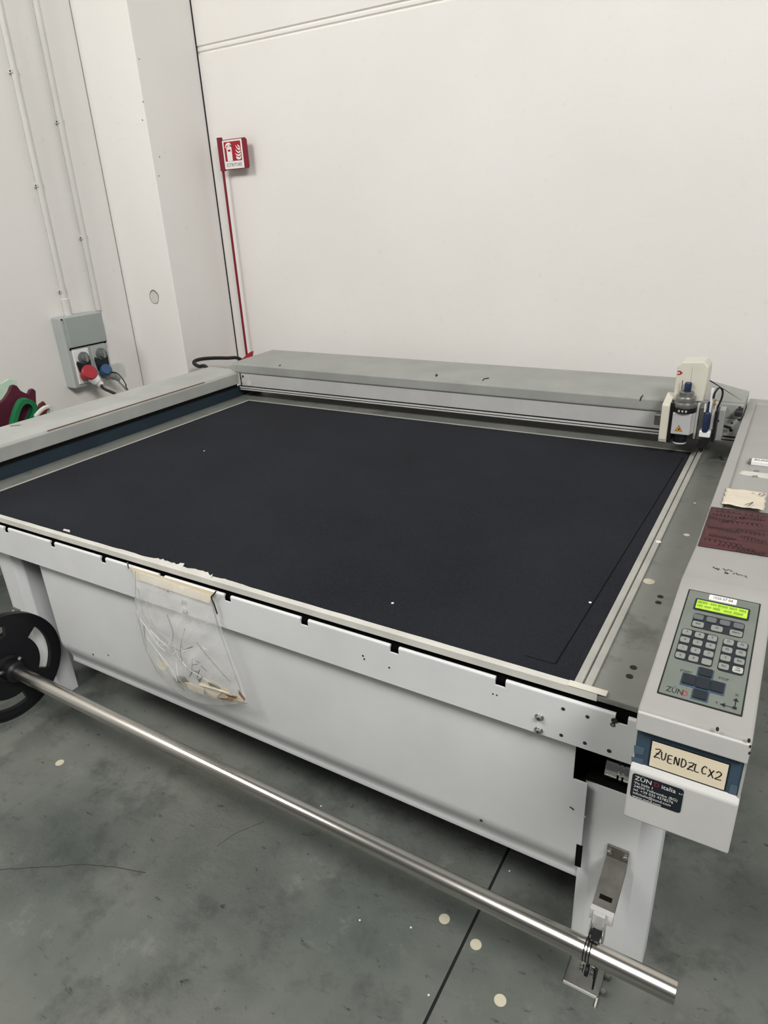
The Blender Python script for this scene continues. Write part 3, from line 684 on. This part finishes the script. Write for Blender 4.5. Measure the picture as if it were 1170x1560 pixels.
# ------------------------------------------------------------------ loose papers on the console and dots
ms = MB(); nx, ny = 10, 10
def bil(c, u, v): return c[0]*(1-u)*(1-v) + c[1]*u*(1-v) + c[2]*u*v + c[3]*(1-u)*v
def sheet(name, corners, z, mat, label, cat, wave=.001, seed=0, n=10, ragged=0, parent=None):
    c = [onz(x, y, z) for x, y in corners]; b = MB()
    for j in range(n+1):
        for i in range(n+1):
            u, v = i/n, j/n; p = bil(c, u, v)
            k = mnoise.noise(V3((u*3+seed, v*3, seed)))
            p = p + V3((0, 0, wave*(1+k)))
            if ragged and i in (0, n): p.x += ragged*mnoise.noise(V3((seed, v*7, 1)))
            if ragged and j in (0, n): p.y += ragged*mnoise.noise(V3((u*7, seed, 2)))
            b.v.append(p)
    for j in range(n):
        for i in range(n): a = j*(n+1)+i; b.f.append((a, a+n+1, a+n+2, a+1))
    o = b.build(name, mat, parent, smooth=True, solid=.0006)
    if label: tag(o, label, cat)
    return o, c
o_, cm = sheet('maroon_note_sheet', ((1083.5,772),(1186,784),(1186,850),(1063,831)), .9668, M_maroon, 'dark maroon sheet with marker scribbles taped flat on the console', 'sheet', .0004, 2)
b = MB()
for (xa, ya), (xb, yb), sd in (((1090,777),(1165,788),1),((1085,783),(1135,790),2),((1128,788),(1166,793),3),((1080,787),(1112,795),4),((1100,793),(1160,800),5),((1078,802),(1126,811),6),((1122,807),(1165,815),7),((1080,814),(1122,822),8),((1128,817),(1165,826),9),((1072,820),(1130,832),10),((1093,829),(1150,839),11),((1122,838),(1165,845),12)):
    pa, pb = onz(xa, ya, .9675), onz(xb, yb, .9675); d = pb-pa; n = 64; random.seed(sd); ph = random.uniform(0, 6); fq = random.uniform(38, 55)
    b.ribbon([pa + d*(i/(n-1)) + V3((.003*math.cos(fq*i/(n-1)), (.004+.005*abs(math.sin(5*i/n+ph)))*math.sin(fq*i/(n-1)+ph), 0)) for i in range(n)], .0016, V3((0,0,1)), .0008)
for (xa, ya), (xb, yb) in (((1097,797),(1124,790)),((1078,803),(1170,809)),((1086,818),(1170,829))):
    b.ribbon([onz(xa, ya, .9675), onz(xb, yb, .9675)], .0014, V3((0,0,1)), .0008)
b.build('scribble', M_ink2, o_)
o_, cm = sheet('torn_paper', ((1107,744),(1167,752),(1164,779),(1099,769)), .9675, M_paper, 'torn cream paper slip curling up beyond the maroon sheet', 'paper', .0035, 5, 12, .006)
b = MB()
for L in (((1158,752),(1163,751.5),(1165,754),(1160,756),(1156,754),(1158,752)), ((1135,769),(1142,767),(1148,765)), ((1140,771),(1147,766)), ((1145,751),(1150,752))):
    b.ribbon([onz(x, y, .9745) for x, y in L], .0022, V3((0,0,1)), .0008)
b.build('pen_mark', M_ink, o_)
o_, cm = sheet('tape_strip', ((1129,716.5),(1180,722),(1180,731),(1124,722)), .9575, M_beige, 'pale strip of old tape stuck across the console tray', 'tape', .0003, 6, 8, .004)
b = MB()
for xx, yy in ((1152,717.5),(1150,725.5)):
    P = [onz(xx-3+1.2*i, yy + (-1.2 if i % 2 else 1.2), .9585) for i in range(7)]; b.ribbon(P, .002, V3((0,0,1)), .0008)
b.build('pen_mark', M_ink, o_)
# white box-shaped tag with lettering on the tray
pa = onz(1143.5, 708, .958); pb = onz(1175, 706.5, .958)
tg = MB().box(pa.x, pa.x+.11, pa.y, pa.y+.034, .9575, .9695).build('tag_block', M_white, None, bevel=.0015); tag(tg, 'small white block with black lettering lying on the console tray', 'block')
MB().box(pa.x-.008, pa.x-.0002, pa.y+.003, pa.y+.032, .9575, .9675).build('end_cap', M_key2, tg, bevel=.001)
fr_t = (V3((pa.x, pa.y, .9697)), V3((1,0,0)), V3((0,1,0)), V3((0,0,1)))
text('ZUND', fr_t, .006, .017, .019, M_ink, tg, sx=.9); text('—', fr_t, .060, .017, .014, M_ink, tg)
# paper dots
dots = [((677,1400), 0, 'cream paper dot on the floor left of the dark joint', .0145), ((725,1439), 0, 'cream paper dot on the floor touching the right of the joint', .0145), ((762,1524), 0, 'cream paper dot on the floor nearest the picture bottom edge', .0145), ((91,1162), 0, 'cream paper dot on the floor below the black disc', .0145),
        ((988.5,886), T, 'largest pale paper dot on the metal plate beside the keypad', .0145), ((1046,815), T, 'small pale paper dot on the metal plate left of maroon sheet', .0085), ((1003,825.5), T+.0065, 'small pale paper dot lying on the beige edge rail', .0075), ((1058.5,766.5), T, 'tiny pale speck on the metal plate near the tool head', .004)]
for (x, y), z, lb, r in dots:
    tag(disc(onz(x, y, z+.0002), (0,0,1), r, M_dot if r > .009 else M_white, 'paper_dot', None, 20, .0006), lb, 'paper dot', 'punched paper dots')
for (x, y), lb in (((311,687), 'white lint speck on the felt near its left side'), ((598,919), 'white lint speck on the felt near the middle front'), ((899,918), 'white lint speck on the felt near the right edge rail')):
    tag(disc(onz(x, y, T+.0042), (0,0,1), .0036, M_white, 'lint_speck', None, 7, .0008), lb, 'speck', 'lint specks on the felt')
for (x, y), lb in (((626,1413), 'tiny white crumb on the floor left of the nearest pair of paper dots'), ((653,1516), 'tiny white crumb on the floor just left of the joint near the bottom'), ((548,1402), 'leftmost tiny white crumb on the floor before the roll bar'), ((489,1228), 'tiny white crumb on the dark floor behind the roll bar middle'), ((776,1327), 'tiny white crumb under the panel just right of the joint')):
    tag(disc(onz(x, y, .0002), (0,0,1), .0028, M_white, 'crumb', None, 6, .0008), lb, 'crumb', 'white crumbs on the floor')

# ------------------------------------------------------------------ plastic bag taped to the apron
bag = empty('plastic_bag', (-1.39, 1.10, .68), 'clear crumpled plastic bag of scraps taped to the machine front', 'bag')
out = [(205,868),(206,925),(220,985),(238,1020)], [(324,908),(338,960),(358,1015),(378,1070)]
def path(P, t):
    k = t*(len(P)-1); i = min(int(k), len(P)-2); f = k-i
    return P[i][0]*(1-f)+P[i+1][0]*f, P[i][1]*(1-f)+P[i+1][1]*f
def bagpt(u, v, front):
    l = path(out[0], v); r = path(out[1], v)
    px = l[0]*(1-u)+r[0]*u; py = l[1]*(1-u)+r[1]*u
    sag = 22*v**4*math.sin(math.pi*u)*1.0                     # lower hem hangs in a curve
    px -= sag*.45; py += sag
    bul = math.sin(math.pi*u)**.7*math.sin(math.pi*min(1, v*1.02))**.6
    y = 1.104 - .004 - (.050*bul if front else .006*bul)
    P = ony(px, py, 1.10)
    nz = mnoise.noise(V3((u*4.2+v*2.5, v*3.6-u*1.5, 3.1 if front else 9.2))); nz2 = mnoise.noise(V3((u*11+v*7, v*8, 5.5)))
    fold = abs(math.sin(u*9+v*5+nz*2))
    if front: y -= (.018*nz + .008*nz2 + .006*fold)*(.25+bul)
    y = min(y, 1.1045)
    r_ = ony(px, py, y)
    return P*.3 + V3((P.x, y, P.z))*.7 if False else V3((P.x, y, P.z))
for front in (False, True):
    b = MB(); n, k = 34, 40
    for j in range(k+1):
        for i in range(n+1): b.v.append(bagpt(i/n, j/k, front))
    for j in range(k):
        for i in range(n): a = j*(n+1)+i; b.f.append((a, a+n+1, a+n+2, a+1))
    b.build('film_front' if front else 'film_back', M_film, bag, smooth=True)
b = MB()
for u0, v0, u1, v1 in ((.02,.0,.02,.98),(.98,.05,.98,.98)):
    b.tube([bagpt(u0+(u1-u0)*i/20, v0+(v1-v0)*i/20, False)+V3((0,-.003,0)) for i in range(21)], .0011, 5)
b.tube([bagpt(i/20, 1, False)+V3((0,-.003,0)) for i in range(21)], .0011, 5)
b.build('seam', M_edge, bag)
b = MB()
for L in (((.10,.12),(.22,.28),(.42,.40),(.55,.52)), ((.2,.2),(.36,.34),(.5,.42)), ((.52,.22),(.55,.38),(.50,.50),(.62,.50)), ((.15,.42),(.12,.55),(.18,.66)), ((.72,.30),(.62,.48),(.58,.60)), ((.30,.62),(.42,.78),(.44,.92)), ((.78,.42),(.88,.62),(.93,.80))):
    b.tube(smoothpts([bagpt(u, v, True)+V3((0,-.001,0)) for u, v in L], 5), .0013, 5)
b.build('crease', M_edge, bag)
b = MB()
for L in (((.16,.34),(.26,.42),(.36,.50),(.42,.55)), ((.30,.40),(.40,.44),(.47,.50)), ((.64,.50),(.72,.47)), ((.56,.58),(.62,.63),(.70,.60)), ((.20,.48),(.32,.58),(.42,.70),(.46,.80)), ((.82,.47),(.86,.49)), ((.48,.62),(.50,.74),(.49,.86)), ((.08,.30),(.12,.42)), ((.70,.62),(.80,.78))):
    b.tube(smoothpts([bagpt(u, v, True)+V3((0,-.002,0)) for u, v in L], 5), [.0003]+[.0010]*(5*(len(L)-1)-1)+[.0003], 5)
b.build('crease_highlight', M_film2, bag)  # thin white lines painted as highlights on the folds
# tape strip holding the bag
c = [ony(x, y, 1.105) for x, y in ((197,859),(327,899),(324,912),(203,874))]
c = [V3((-1.585, 1.1035, .806)), V3((-1.240, 1.1035, .803)), V3((-1.243, 1.1035, .765)), V3((-1.578, 1.1035, .768))]
c = [V3((p.x, 1.1035, min(p.z, .7965))) for p in (ony(x, y, 1.1035) for x, y in ((199,863),(326,902),(319,919),(208,882)))]
MB().extr(c[::-1], (0, -.0012, 0)).build('masking_tape', M_labelp, bag)
# wire hook at its right corner
hk = [ony(x, y, 1.099) for x, y in ((329,901),(325,906),(322,910),(326,920),(330,932),(331,935))]
MB().tube(smoothpts(hk), .0022, 7).build('wire_hook', M_chip, bag, smooth=True)
MB().tube([ony(x, y, 1.103) for x, y in ((194,857),(196,866))], .002, 7).build('wire_hook', M_dsteel, bag)
# marker strokes and white print on the film
b = MB()
for L in (((292,1027),(293,1003),(304,1010)), ((293,1013),(301,1012)), ((306,1014),(315,1023)), ((289,1031),(292,1024)), ((300,1034),(304,1020)), ((308,1030),(305,1038)), ((294,1022),(302,1024)), ((275,983),(280,990),(294,985))):
    b.ribbon([ony(x, y, 1.05) for x, y in L], .0024, V3((0,-1,0)), 0)
b.build('marker_stroke', M_key2, bag)
b = MB()
for L in (((226,952),(240,962),(238,970)), ((242,968),(240,980),(248,984)), ((246,972),(254,977)), ((248,984),(254,978)), ((256,980),(262,984),(268,992),(262,998),(256,990),(256,980)), ((262,1000),(272,1006)), ((230,955),(250,968),(266,984),(272,1002))):
    b.ribbon([ony(x, y, 1.047) for x, y in L], .0026, V3((0,-1,0)), 0)
b.build('white_print', M_white, bag)
# scraps in the bottom of the bag
random.seed(21)
big = [(((300,1044),(312,1034),(332,1042),(340,1052),(330,1062),(312,1060)), M_paper, 1.085), (((322,1046),(345,1050),(352,1060),(340,1065),(325,1062)), M_scrap, 1.088), (((338,1056),(362,1060),(374,1068),(352,1067),(338,1066)), M_scrap, 1.09),
       (((262,1030),(276,1034),(300,1046),(296,1052),(272,1043)), M_scrap, 1.088), (((282,1040),(312,1048),(310,1058),(288,1050)), M_paper, 1.08), (((238,1010),(248,1004),(256,1014),(248,1022)), M_paper, 1.09), (((268,1030),(282,1030),(286,1040),(270,1040)), M_key, 1.084),
       (((305,1040),(350,1056),(349,1058),(304,1043)), M_labelp, 1.078), (((332,1062),(356,1066),(354,1068),(333,1065)), M_rust, 1.08), (((345,1058),(360,1063),(358,1065),(346,1061)), M_rust, 1.082), (((300,1036),(306,1034),(304,1041)), M_rust, 1.079), (((318,1038),(336,1048),(334,1051),(320,1044)), M_dsteel, 1.078), (((362,1052),(372,1066),(373,1068),(364,1057)), M_rust, 1.086)]
for L, mt, yy in big:
    P = [ony(x, y, yy) for x, y in L]; P = [p + V3((0, random.uniform(-.004, .004), 0)) for p in P]
    a0 = sum(P[k].x*P[(k+1) % len(P)].z - P[(k+1) % len(P)].x*P[k].z for k in range(len(P)))
    if a0 < 0: P = P[::-1]
    MB().extr(P[::-1], (0, .0012, 0)).build('paper_scrap', mt, bag)

# ------------------------------------------------------------------ fire-extinguisher sign stand
YS = 3.25
sg = empty('sign_stand', (-2.976, YS, 0), 'thin red pole stand carrying a fire extinguisher sign by the wall', 'sign')
MB().tube([(-2.976, YS, .02), (-2.976, YS, 2.135)], .0075, 12).build('pole', M_redpole, sg, smooth=True)
MB().lathe((-2.976, YS, 0), (0,0,1), [(0,.05),(.012,.05),(.02,.03),(.03,.012)], 24).build('base', M_redpole, sg, smooth=True)
MB().box(-2.984, -2.954, YS-.012, YS+.004, 1.966, 2.134).build('clamp_channel', M_redpole, sg, bevel=.001)
sgx0, sgx1, sgz0, sgz1 = -2.954, -2.777, 1.970, 2.121
MB().extr([(x, YS-.004, z) for x, z in ((sgx0, sgz0), (sgx1-.008, sgz0), (sgx1, sgz0+.008), (sgx1, sgz1-.010), (sgx1-.010, sgz1), (sgx0, sgz1))], (0, .006, 0)).build('sign_board', M_redpole, sg)
fr_g = (V3((sgx0, YS-.0042, sgz0)), V3((1,0,0)), V3((0,0,1)), V3((0,-1,0)))
slab(fr_g, [(.001,.004),(.1440,.004),(.1440,.147),(.001,.147)], 0, .0008).build('sign_face', M_white, sg)
slab(fr_g, rrect(.073, .0905, .061, .0485, .005), .0006, .0016).build('pictogram_field', M_signred, sg)
slab(fr_g, rrect(.0475, .078, .0185, .036, .006), .0014, .0022).build('extinguisher_body', M_white, sg)
slab(fr_g, [(.036,.112),(.058,.112),(.053,.124),(.042,.124)], .0014, .0022).build('extinguisher_neck', M_white, sg)
slab(fr_g, [(.020,.112),(.025,.110),(.034,.122),(.056,.126),(.063,.120),(.066,.124),(.056,.134),(.040,.134),(.028,.128)], .0014, .0022).build('extinguisher_handle', M_white, sg)
slab(fr_g, [(.038,.090),(.058,.090),(.058,.100),(.038,.100)], .0020, .0026).build('extinguisher_band', M_signred, sg)
for L in ([(.096,.052),(.106,.047),(.122,.047),(.130,.056),(.130,.064),(.118,.056),(.104,.060),(.094,.066)], [(.088,.080),(.096,.070),(.112,.062),(.130,.068),(.130,.078),(.114,.070),(.100,.074)], [(.094,.100),(.100,.086),(.114,.077),(.130,.082),(.130,.092),(.116,.084),(.104,.090)], [(.096,.120),(.104,.104),(.116,.092),(.130,.096),(.128,.106),(.116,.100),(.108,.108)], [(.112,.122),(.114,.112),(.122,.105),(.128,.110),(.122,.114)]):
    slab(fr_g, L, .0014, .0022).build('flame', M_white, sg)
text('ESTINTORE', fr_g, .073, .0225, .0245, M_ink, sg, align='CENTER', h=.0012, sx=.88)
bk = [(-2.985,3.17,.905),(-2.975,3.16,.915),(-2.86,3.17,.975),(-2.855,3.19,.975),(-2.87,3.21,.955)]
MB().extr([V3((-3.045, 3.235, .880)), V3((-2.955, 3.235, .905)), V3((-2.930, 3.235, .922)), V3((-2.918, 3.235, .955)), V3((-2.935, 3.235, .949))], (0, .02, 0)).build('hanging_bracket', M_red, sg, bevel=.002)
cab = [ony(365,546.5,3.15), ony(345,545.5,3.05), ony(325,545.5,2.95), ony(307,547,2.86), ony(297,550,2.81), ony(296,554,2.79), ony(303,558,2.785), ony(316,561.5,2.785)]
cab = [V3((cab[0].x+.03, 3.17, .6)), V3((cab[0].x+.03, 3.17, .85))] + cab + [V3((cab[-1].x+.05, 2.79, .78)), V3((cab[-1].x+.05, 2.79, .4)), V3((cab[-1].x+.05, 2.79, .012))]
tag(MB().tube(smoothpts(cab), .0105, 10).build('black_cable', M_rubber, None, smooth=True), 'thick black cable looping beside the pillar foot behind the rail', 'cable')

# ------------------------------------------------------------------ power outlet box on the left wall
ob = empty('outlet_box', (XL, 2.46, .885), 'grey wall power box with two switched sockets under two conduits', 'outlet box')
bx0, bx1, by0, by1, bz0, bz1 = XL, -3.435, 2.325, 2.590, .885, 1.272
MB().box(bx0, bx1, by0, by1, bz0, bz1).build('body', M_boxgrey, ob, bevel=.008)
MB().box(bx1-.002, bx1+.012, by0+.020, by1-.002, 1.108, bz1-.003).build('lid', M_lidgrey, ob, bevel=.004)
MB().box(bx1, bx1+.003, by0+.018, by1-.002, 1.100, 1.107).build('lid_shadow_gap', M_dark, ob)
for y, z in ((by0+.010, 1.262), (by0+.022, 1.098), (by1-.012, 1.100)): disc((bx1+.001, y, z), (1,0,0), .005, M_dark, 'cover_screw', ob, 8, .002)
for i, (y0, y1, z0) in enumerate(((2.352, 2.452, .905), (2.470, 2.570, .915))):
    s = MB().box(bx1-.001, bx1+.010, y0, y1, z0, 1.093).build('socket_panel', M_white if i == 0 else M_boxgrey, ob, bevel=.004)
    yc = (y0+y1)/2
    MB().lathe((bx1+.010, yc+.006, 1.045), (1,0,0), [(0,.033),(.012,.032),(.014,.024),(.030,.022),(.032,.019)], 24).build('rotary_switch', M_key2, s, smooth=True)
    MB().extr([(bx1+.0102, y, z) for y, z in ((y0+.014, .955), (y1-.008, .955), (y1-.006, 1.03), (y1-.02, 1.055), (y1-.03, 1.03), (yc+.004, 1.005), (y0+.03, 1.02), (y0+.012, 1.035), (y0+.004, 1.02))], (.010, 0, 0)).build('switch_skirt', M_keydark, s, bevel=.002)
    MB().box(bx1+.040, bx1+.046, yc+.001, yc+.011, 1.025, 1.066).build('switch_grip', M_key, s, bevel=.001)
MB().box(bx0, bx0+.05, 2.60, 2.705, .885, .955).build('clear_side_box', M_clear, ob, bevel=.006)
def plug(name, pc, r, capm, bodym, d, label, cable):
    e = empty(name, pc, label, 'plug')
    pc = V3(pc); a = V3((.80, -.10, .42)).normalized()
    MB().lathe(pc, a, [(-.05, r*.82), (-.012, r*.86), (-.010, r*1.0), (.006, r*1.0), (.010, r*.9)], 26).build('cap', capm, e, smooth=True)
    dd = V3(d).normalized()
    MB().lathe(pc - a*.02 + dd*.012, dd, [(0, r*.70), (.03, r*.72), (.052, r*.62), (.056, r*.48), (.078, r*.44), (.082, r*.34)], 20).build('plug_body', bodym, e, smooth=True)
    s0 = pc - a*.02 + dd*.09
    MB().tube(smoothpts([s0] + [V3(c) for c in cable], 5), .0085 if r > .04 else .005, 9).build('cord', M_rubber if r > .04 else M_key2, e, smooth=True)
    return e
pr = onx(136.5, 567, -3.36); pbp = onx(162, 563, -3.38)
plug('red_plug', pr, .042, M_red, M_white, (.30, .45, -.72), 'red capped power plug in the left socket of the wall box', [onx(158,592,-3.28), onx(175,600,-3.22), onx(188,612,-3.15), V3((-3.1, 2.62, .5)), V3((-3.05, 2.62, .01))])
plug('blue_plug', pbp, .032, M_plugblue, M_key, (.30, .62, -.62), 'blue capped power plug in the right socket of the wall box', [onx(182,582,-3.32), onx(193,594,-3.26), V3((-3.2, 2.72, .5)), V3((-3.18, 2.72, .01))])
th_c = [onx(167,567,-3.36), onx(177,568,-3.36), onx(185,575,-3.34), onx(192,586,-3.31), onx(196,596,-3.29), V3((-3.27, 2.70, .5)), V3((-3.27, 2.70, .01))]
tag(MB().tube(smoothpts(th_c, 5), .0032, 8).build('thin_cord', M_rubber, None, smooth=True), 'thin black cord dropping from the blue plug behind the rail', 'cord')
# conduits
for (xt, yt), (xb, yb), lb, zend in (((2,20),(102,470),'left of two grey conduits running up from the wall box', 1.272), ((54,0),(150,470),'right of two grey conduits running up from the wall box', 1.272)):
    a = onx(xb, yb, XL+.02); c = onx(xt, yt, XL+.02); d = (c-a)/(c.z-a.z)
    e = empty('conduit', (XL, a.y, zend), lb, 'conduit', 'wall conduits')
    P = [V3((XL+.02, a.y + d.y*(z-a.z), z)) for z in (zend, zend+.5, 2.2, 3.2, 4.5)]
    MB().tube(P, .0165, 16).build('pipe', M_conduit, e, smooth=True)
    if 'left' in lb[:5]: MB().lathe(P[0], (0, d.y, 1), [(0,.022),(.085,.022),(.09,.017)], 16).build('coupling', M_conduit, e, smooth=True)
    for zc in ((1.40, 1.92, 2.42) if 'left' in lb[:5] else (1.66, 2.22)):
        MB().box(XL, XL+.03, a.y + d.y*(zc-a.z)-.021, a.y + d.y*(zc-a.z)+.0205, zc-.009, zc+.009).build('clip', M_conduit, e, bevel=.003)
        disc((XL+.022, a.y + d.y*(zc-a.z)-.024, zc), (1,-.5,0), .004, M_chip, 'clip_screw', e, 7, .002)

# ------------------------------------------------------------------ curled sheets standing behind the rail
def curl(name, outline, x, thick, mat, label, bend=.03, holes=None):
    # closed outline in (y, z) at distance x; bent gently, standing on the floor
    b = MB(); P = [onx(px, py, x) for px, py in outline]
    yc = sum(p.y for p in P)/len(P)
    Q = [(p.y, p.z) for p in P]
    Q = [(Q[0][0], 0.0)] + Q + [(Q[-1][0], 0.0)]
    pts = [V3((x + bend*math.sin((y-yc)*9), y, z)) for y, z in Q]
    b.extr(pts, (-thick, 0, 0))
    o = b.build(name, mat, None, bevel=.003)
    return tag(o, label, 'sheet', 'curled sheets behind the rail')
curl('burgundy_sheet', [(-30,640),(-10,625),(0,617),(9,608),(15,597),(18,588),(22,586),(26,588),(31,595),(36,598),(42,600),(44,594),(48,591.5),(52,595),(53,612),(56,640)], -3.12, .02, M_mar2, 'dark burgundy curled sheet standing behind the left rail', .02)
curl('pale_green_sheet', [(-30,600),(-8,588),(4,583),(14,577),(24,578),(27,600)], -3.30, .015, M_palegreen, 'pale green translucent sheet farthest behind the left rail', .01)
def loop(name, outer, inner, x, thick, mat, label, foot):
    O = [onx(a, c, x) for a, c in outer]; I = [onx(a, c, x) for a, c in inner]
    O = [V3((x, O[0].y, foot))] + O + [V3((x, O[-1].y, foot))]; I = [V3((x, I[0].y, foot))] + I + [V3((x, I[-1].y, foot))]
    O = smoothpts(O[1:-1], 4); I = smoothpts(I[1:-1], 4)
    O = [V3((x, O[0].y, foot))] + O + [V3((x, O[-1].y, foot))]; I = [V3((x, I[0].y, foot))] + I + [V3((x, I[-1].y, foot))]
    b = MB(); n = len(O); d = V3((-thick, thick*.25, 0))
    for o1_, i1_ in zip(O, I): b.v += [o1_, i1_, o1_ + d, i1_ + d]
    for k in range(n-1):
        a, c = 4*k, 4*k+4
        b.f += [(a, a+1, c+1, c), (a+2, c+2, c+3, a+3), (a, c, c+2, a+2), (a+1, a+3, c+3, c+1)]
    b.f += [(0, 2, 3, 1), (4*n-4, 4*n-3, 4*n-1, 4*n-2)]
    return tag(b.build(name, mat, None, smooth=True), label, 'sheet', 'curled sheets behind the rail')
loop('green_sheet', [(19,650),(22,636),(27,621),(33,611),(42,608),(51,611),(57,618),(56,628),(50,640)], [(25,650),(28,638),(32,625),(37,617),(42,615),(47,617),(50,622),(49,629),(43,642)], -3.05, .05, M_green, 'bright green sheet folded into a loop behind the left rail', 0)
curl('brick_red_sheet', [(58,632),(61,616),(66.5,611),(69,614),(72,619),(76,628)], -3.10, .015, M_brick, 'small brick red pointed sheet right of the green loop', .01)
loop('pale_sheet', [(55,634),(61,627),(68,621),(75,618.5),(81,620),(82,625),(80,630)], [(58,635),(63,629),(69,624),(74,622),(76,623),(76.5,626),(75,631)], -2.96, .03, M_conduit, 'pale grey curled sheet lowest and rightmost behind the left rail', 0)

# ------------------------------------------------------------------ turn the lettering into meshes
bpy.context.view_layer.update()
dg = bpy.context.evaluated_depsgraph_get()
done = []
for ob_, M, mat, parent, name in TEXTS:
    me = bpy.data.meshes.new_from_object(ob_.evaluated_get(dg)); done.append((me, M, mat, parent, name))
for (me, M, mat, parent, name), t in zip(done, TEXTS):
    me.transform(M); o_ = org(parent); me.transform(Matrix.Translation(-o_))
    me.materials.clear(); me.materials.append(mat); me.name = name
    ob2 = bpy.data.objects.new(name, me); col.objects.link(ob2); ob2.parent = parent
for t in TEXTS:
    cu_ = t[0].data; bpy.data.objects.remove(t[0]); bpy.data.curves.remove(cu_)
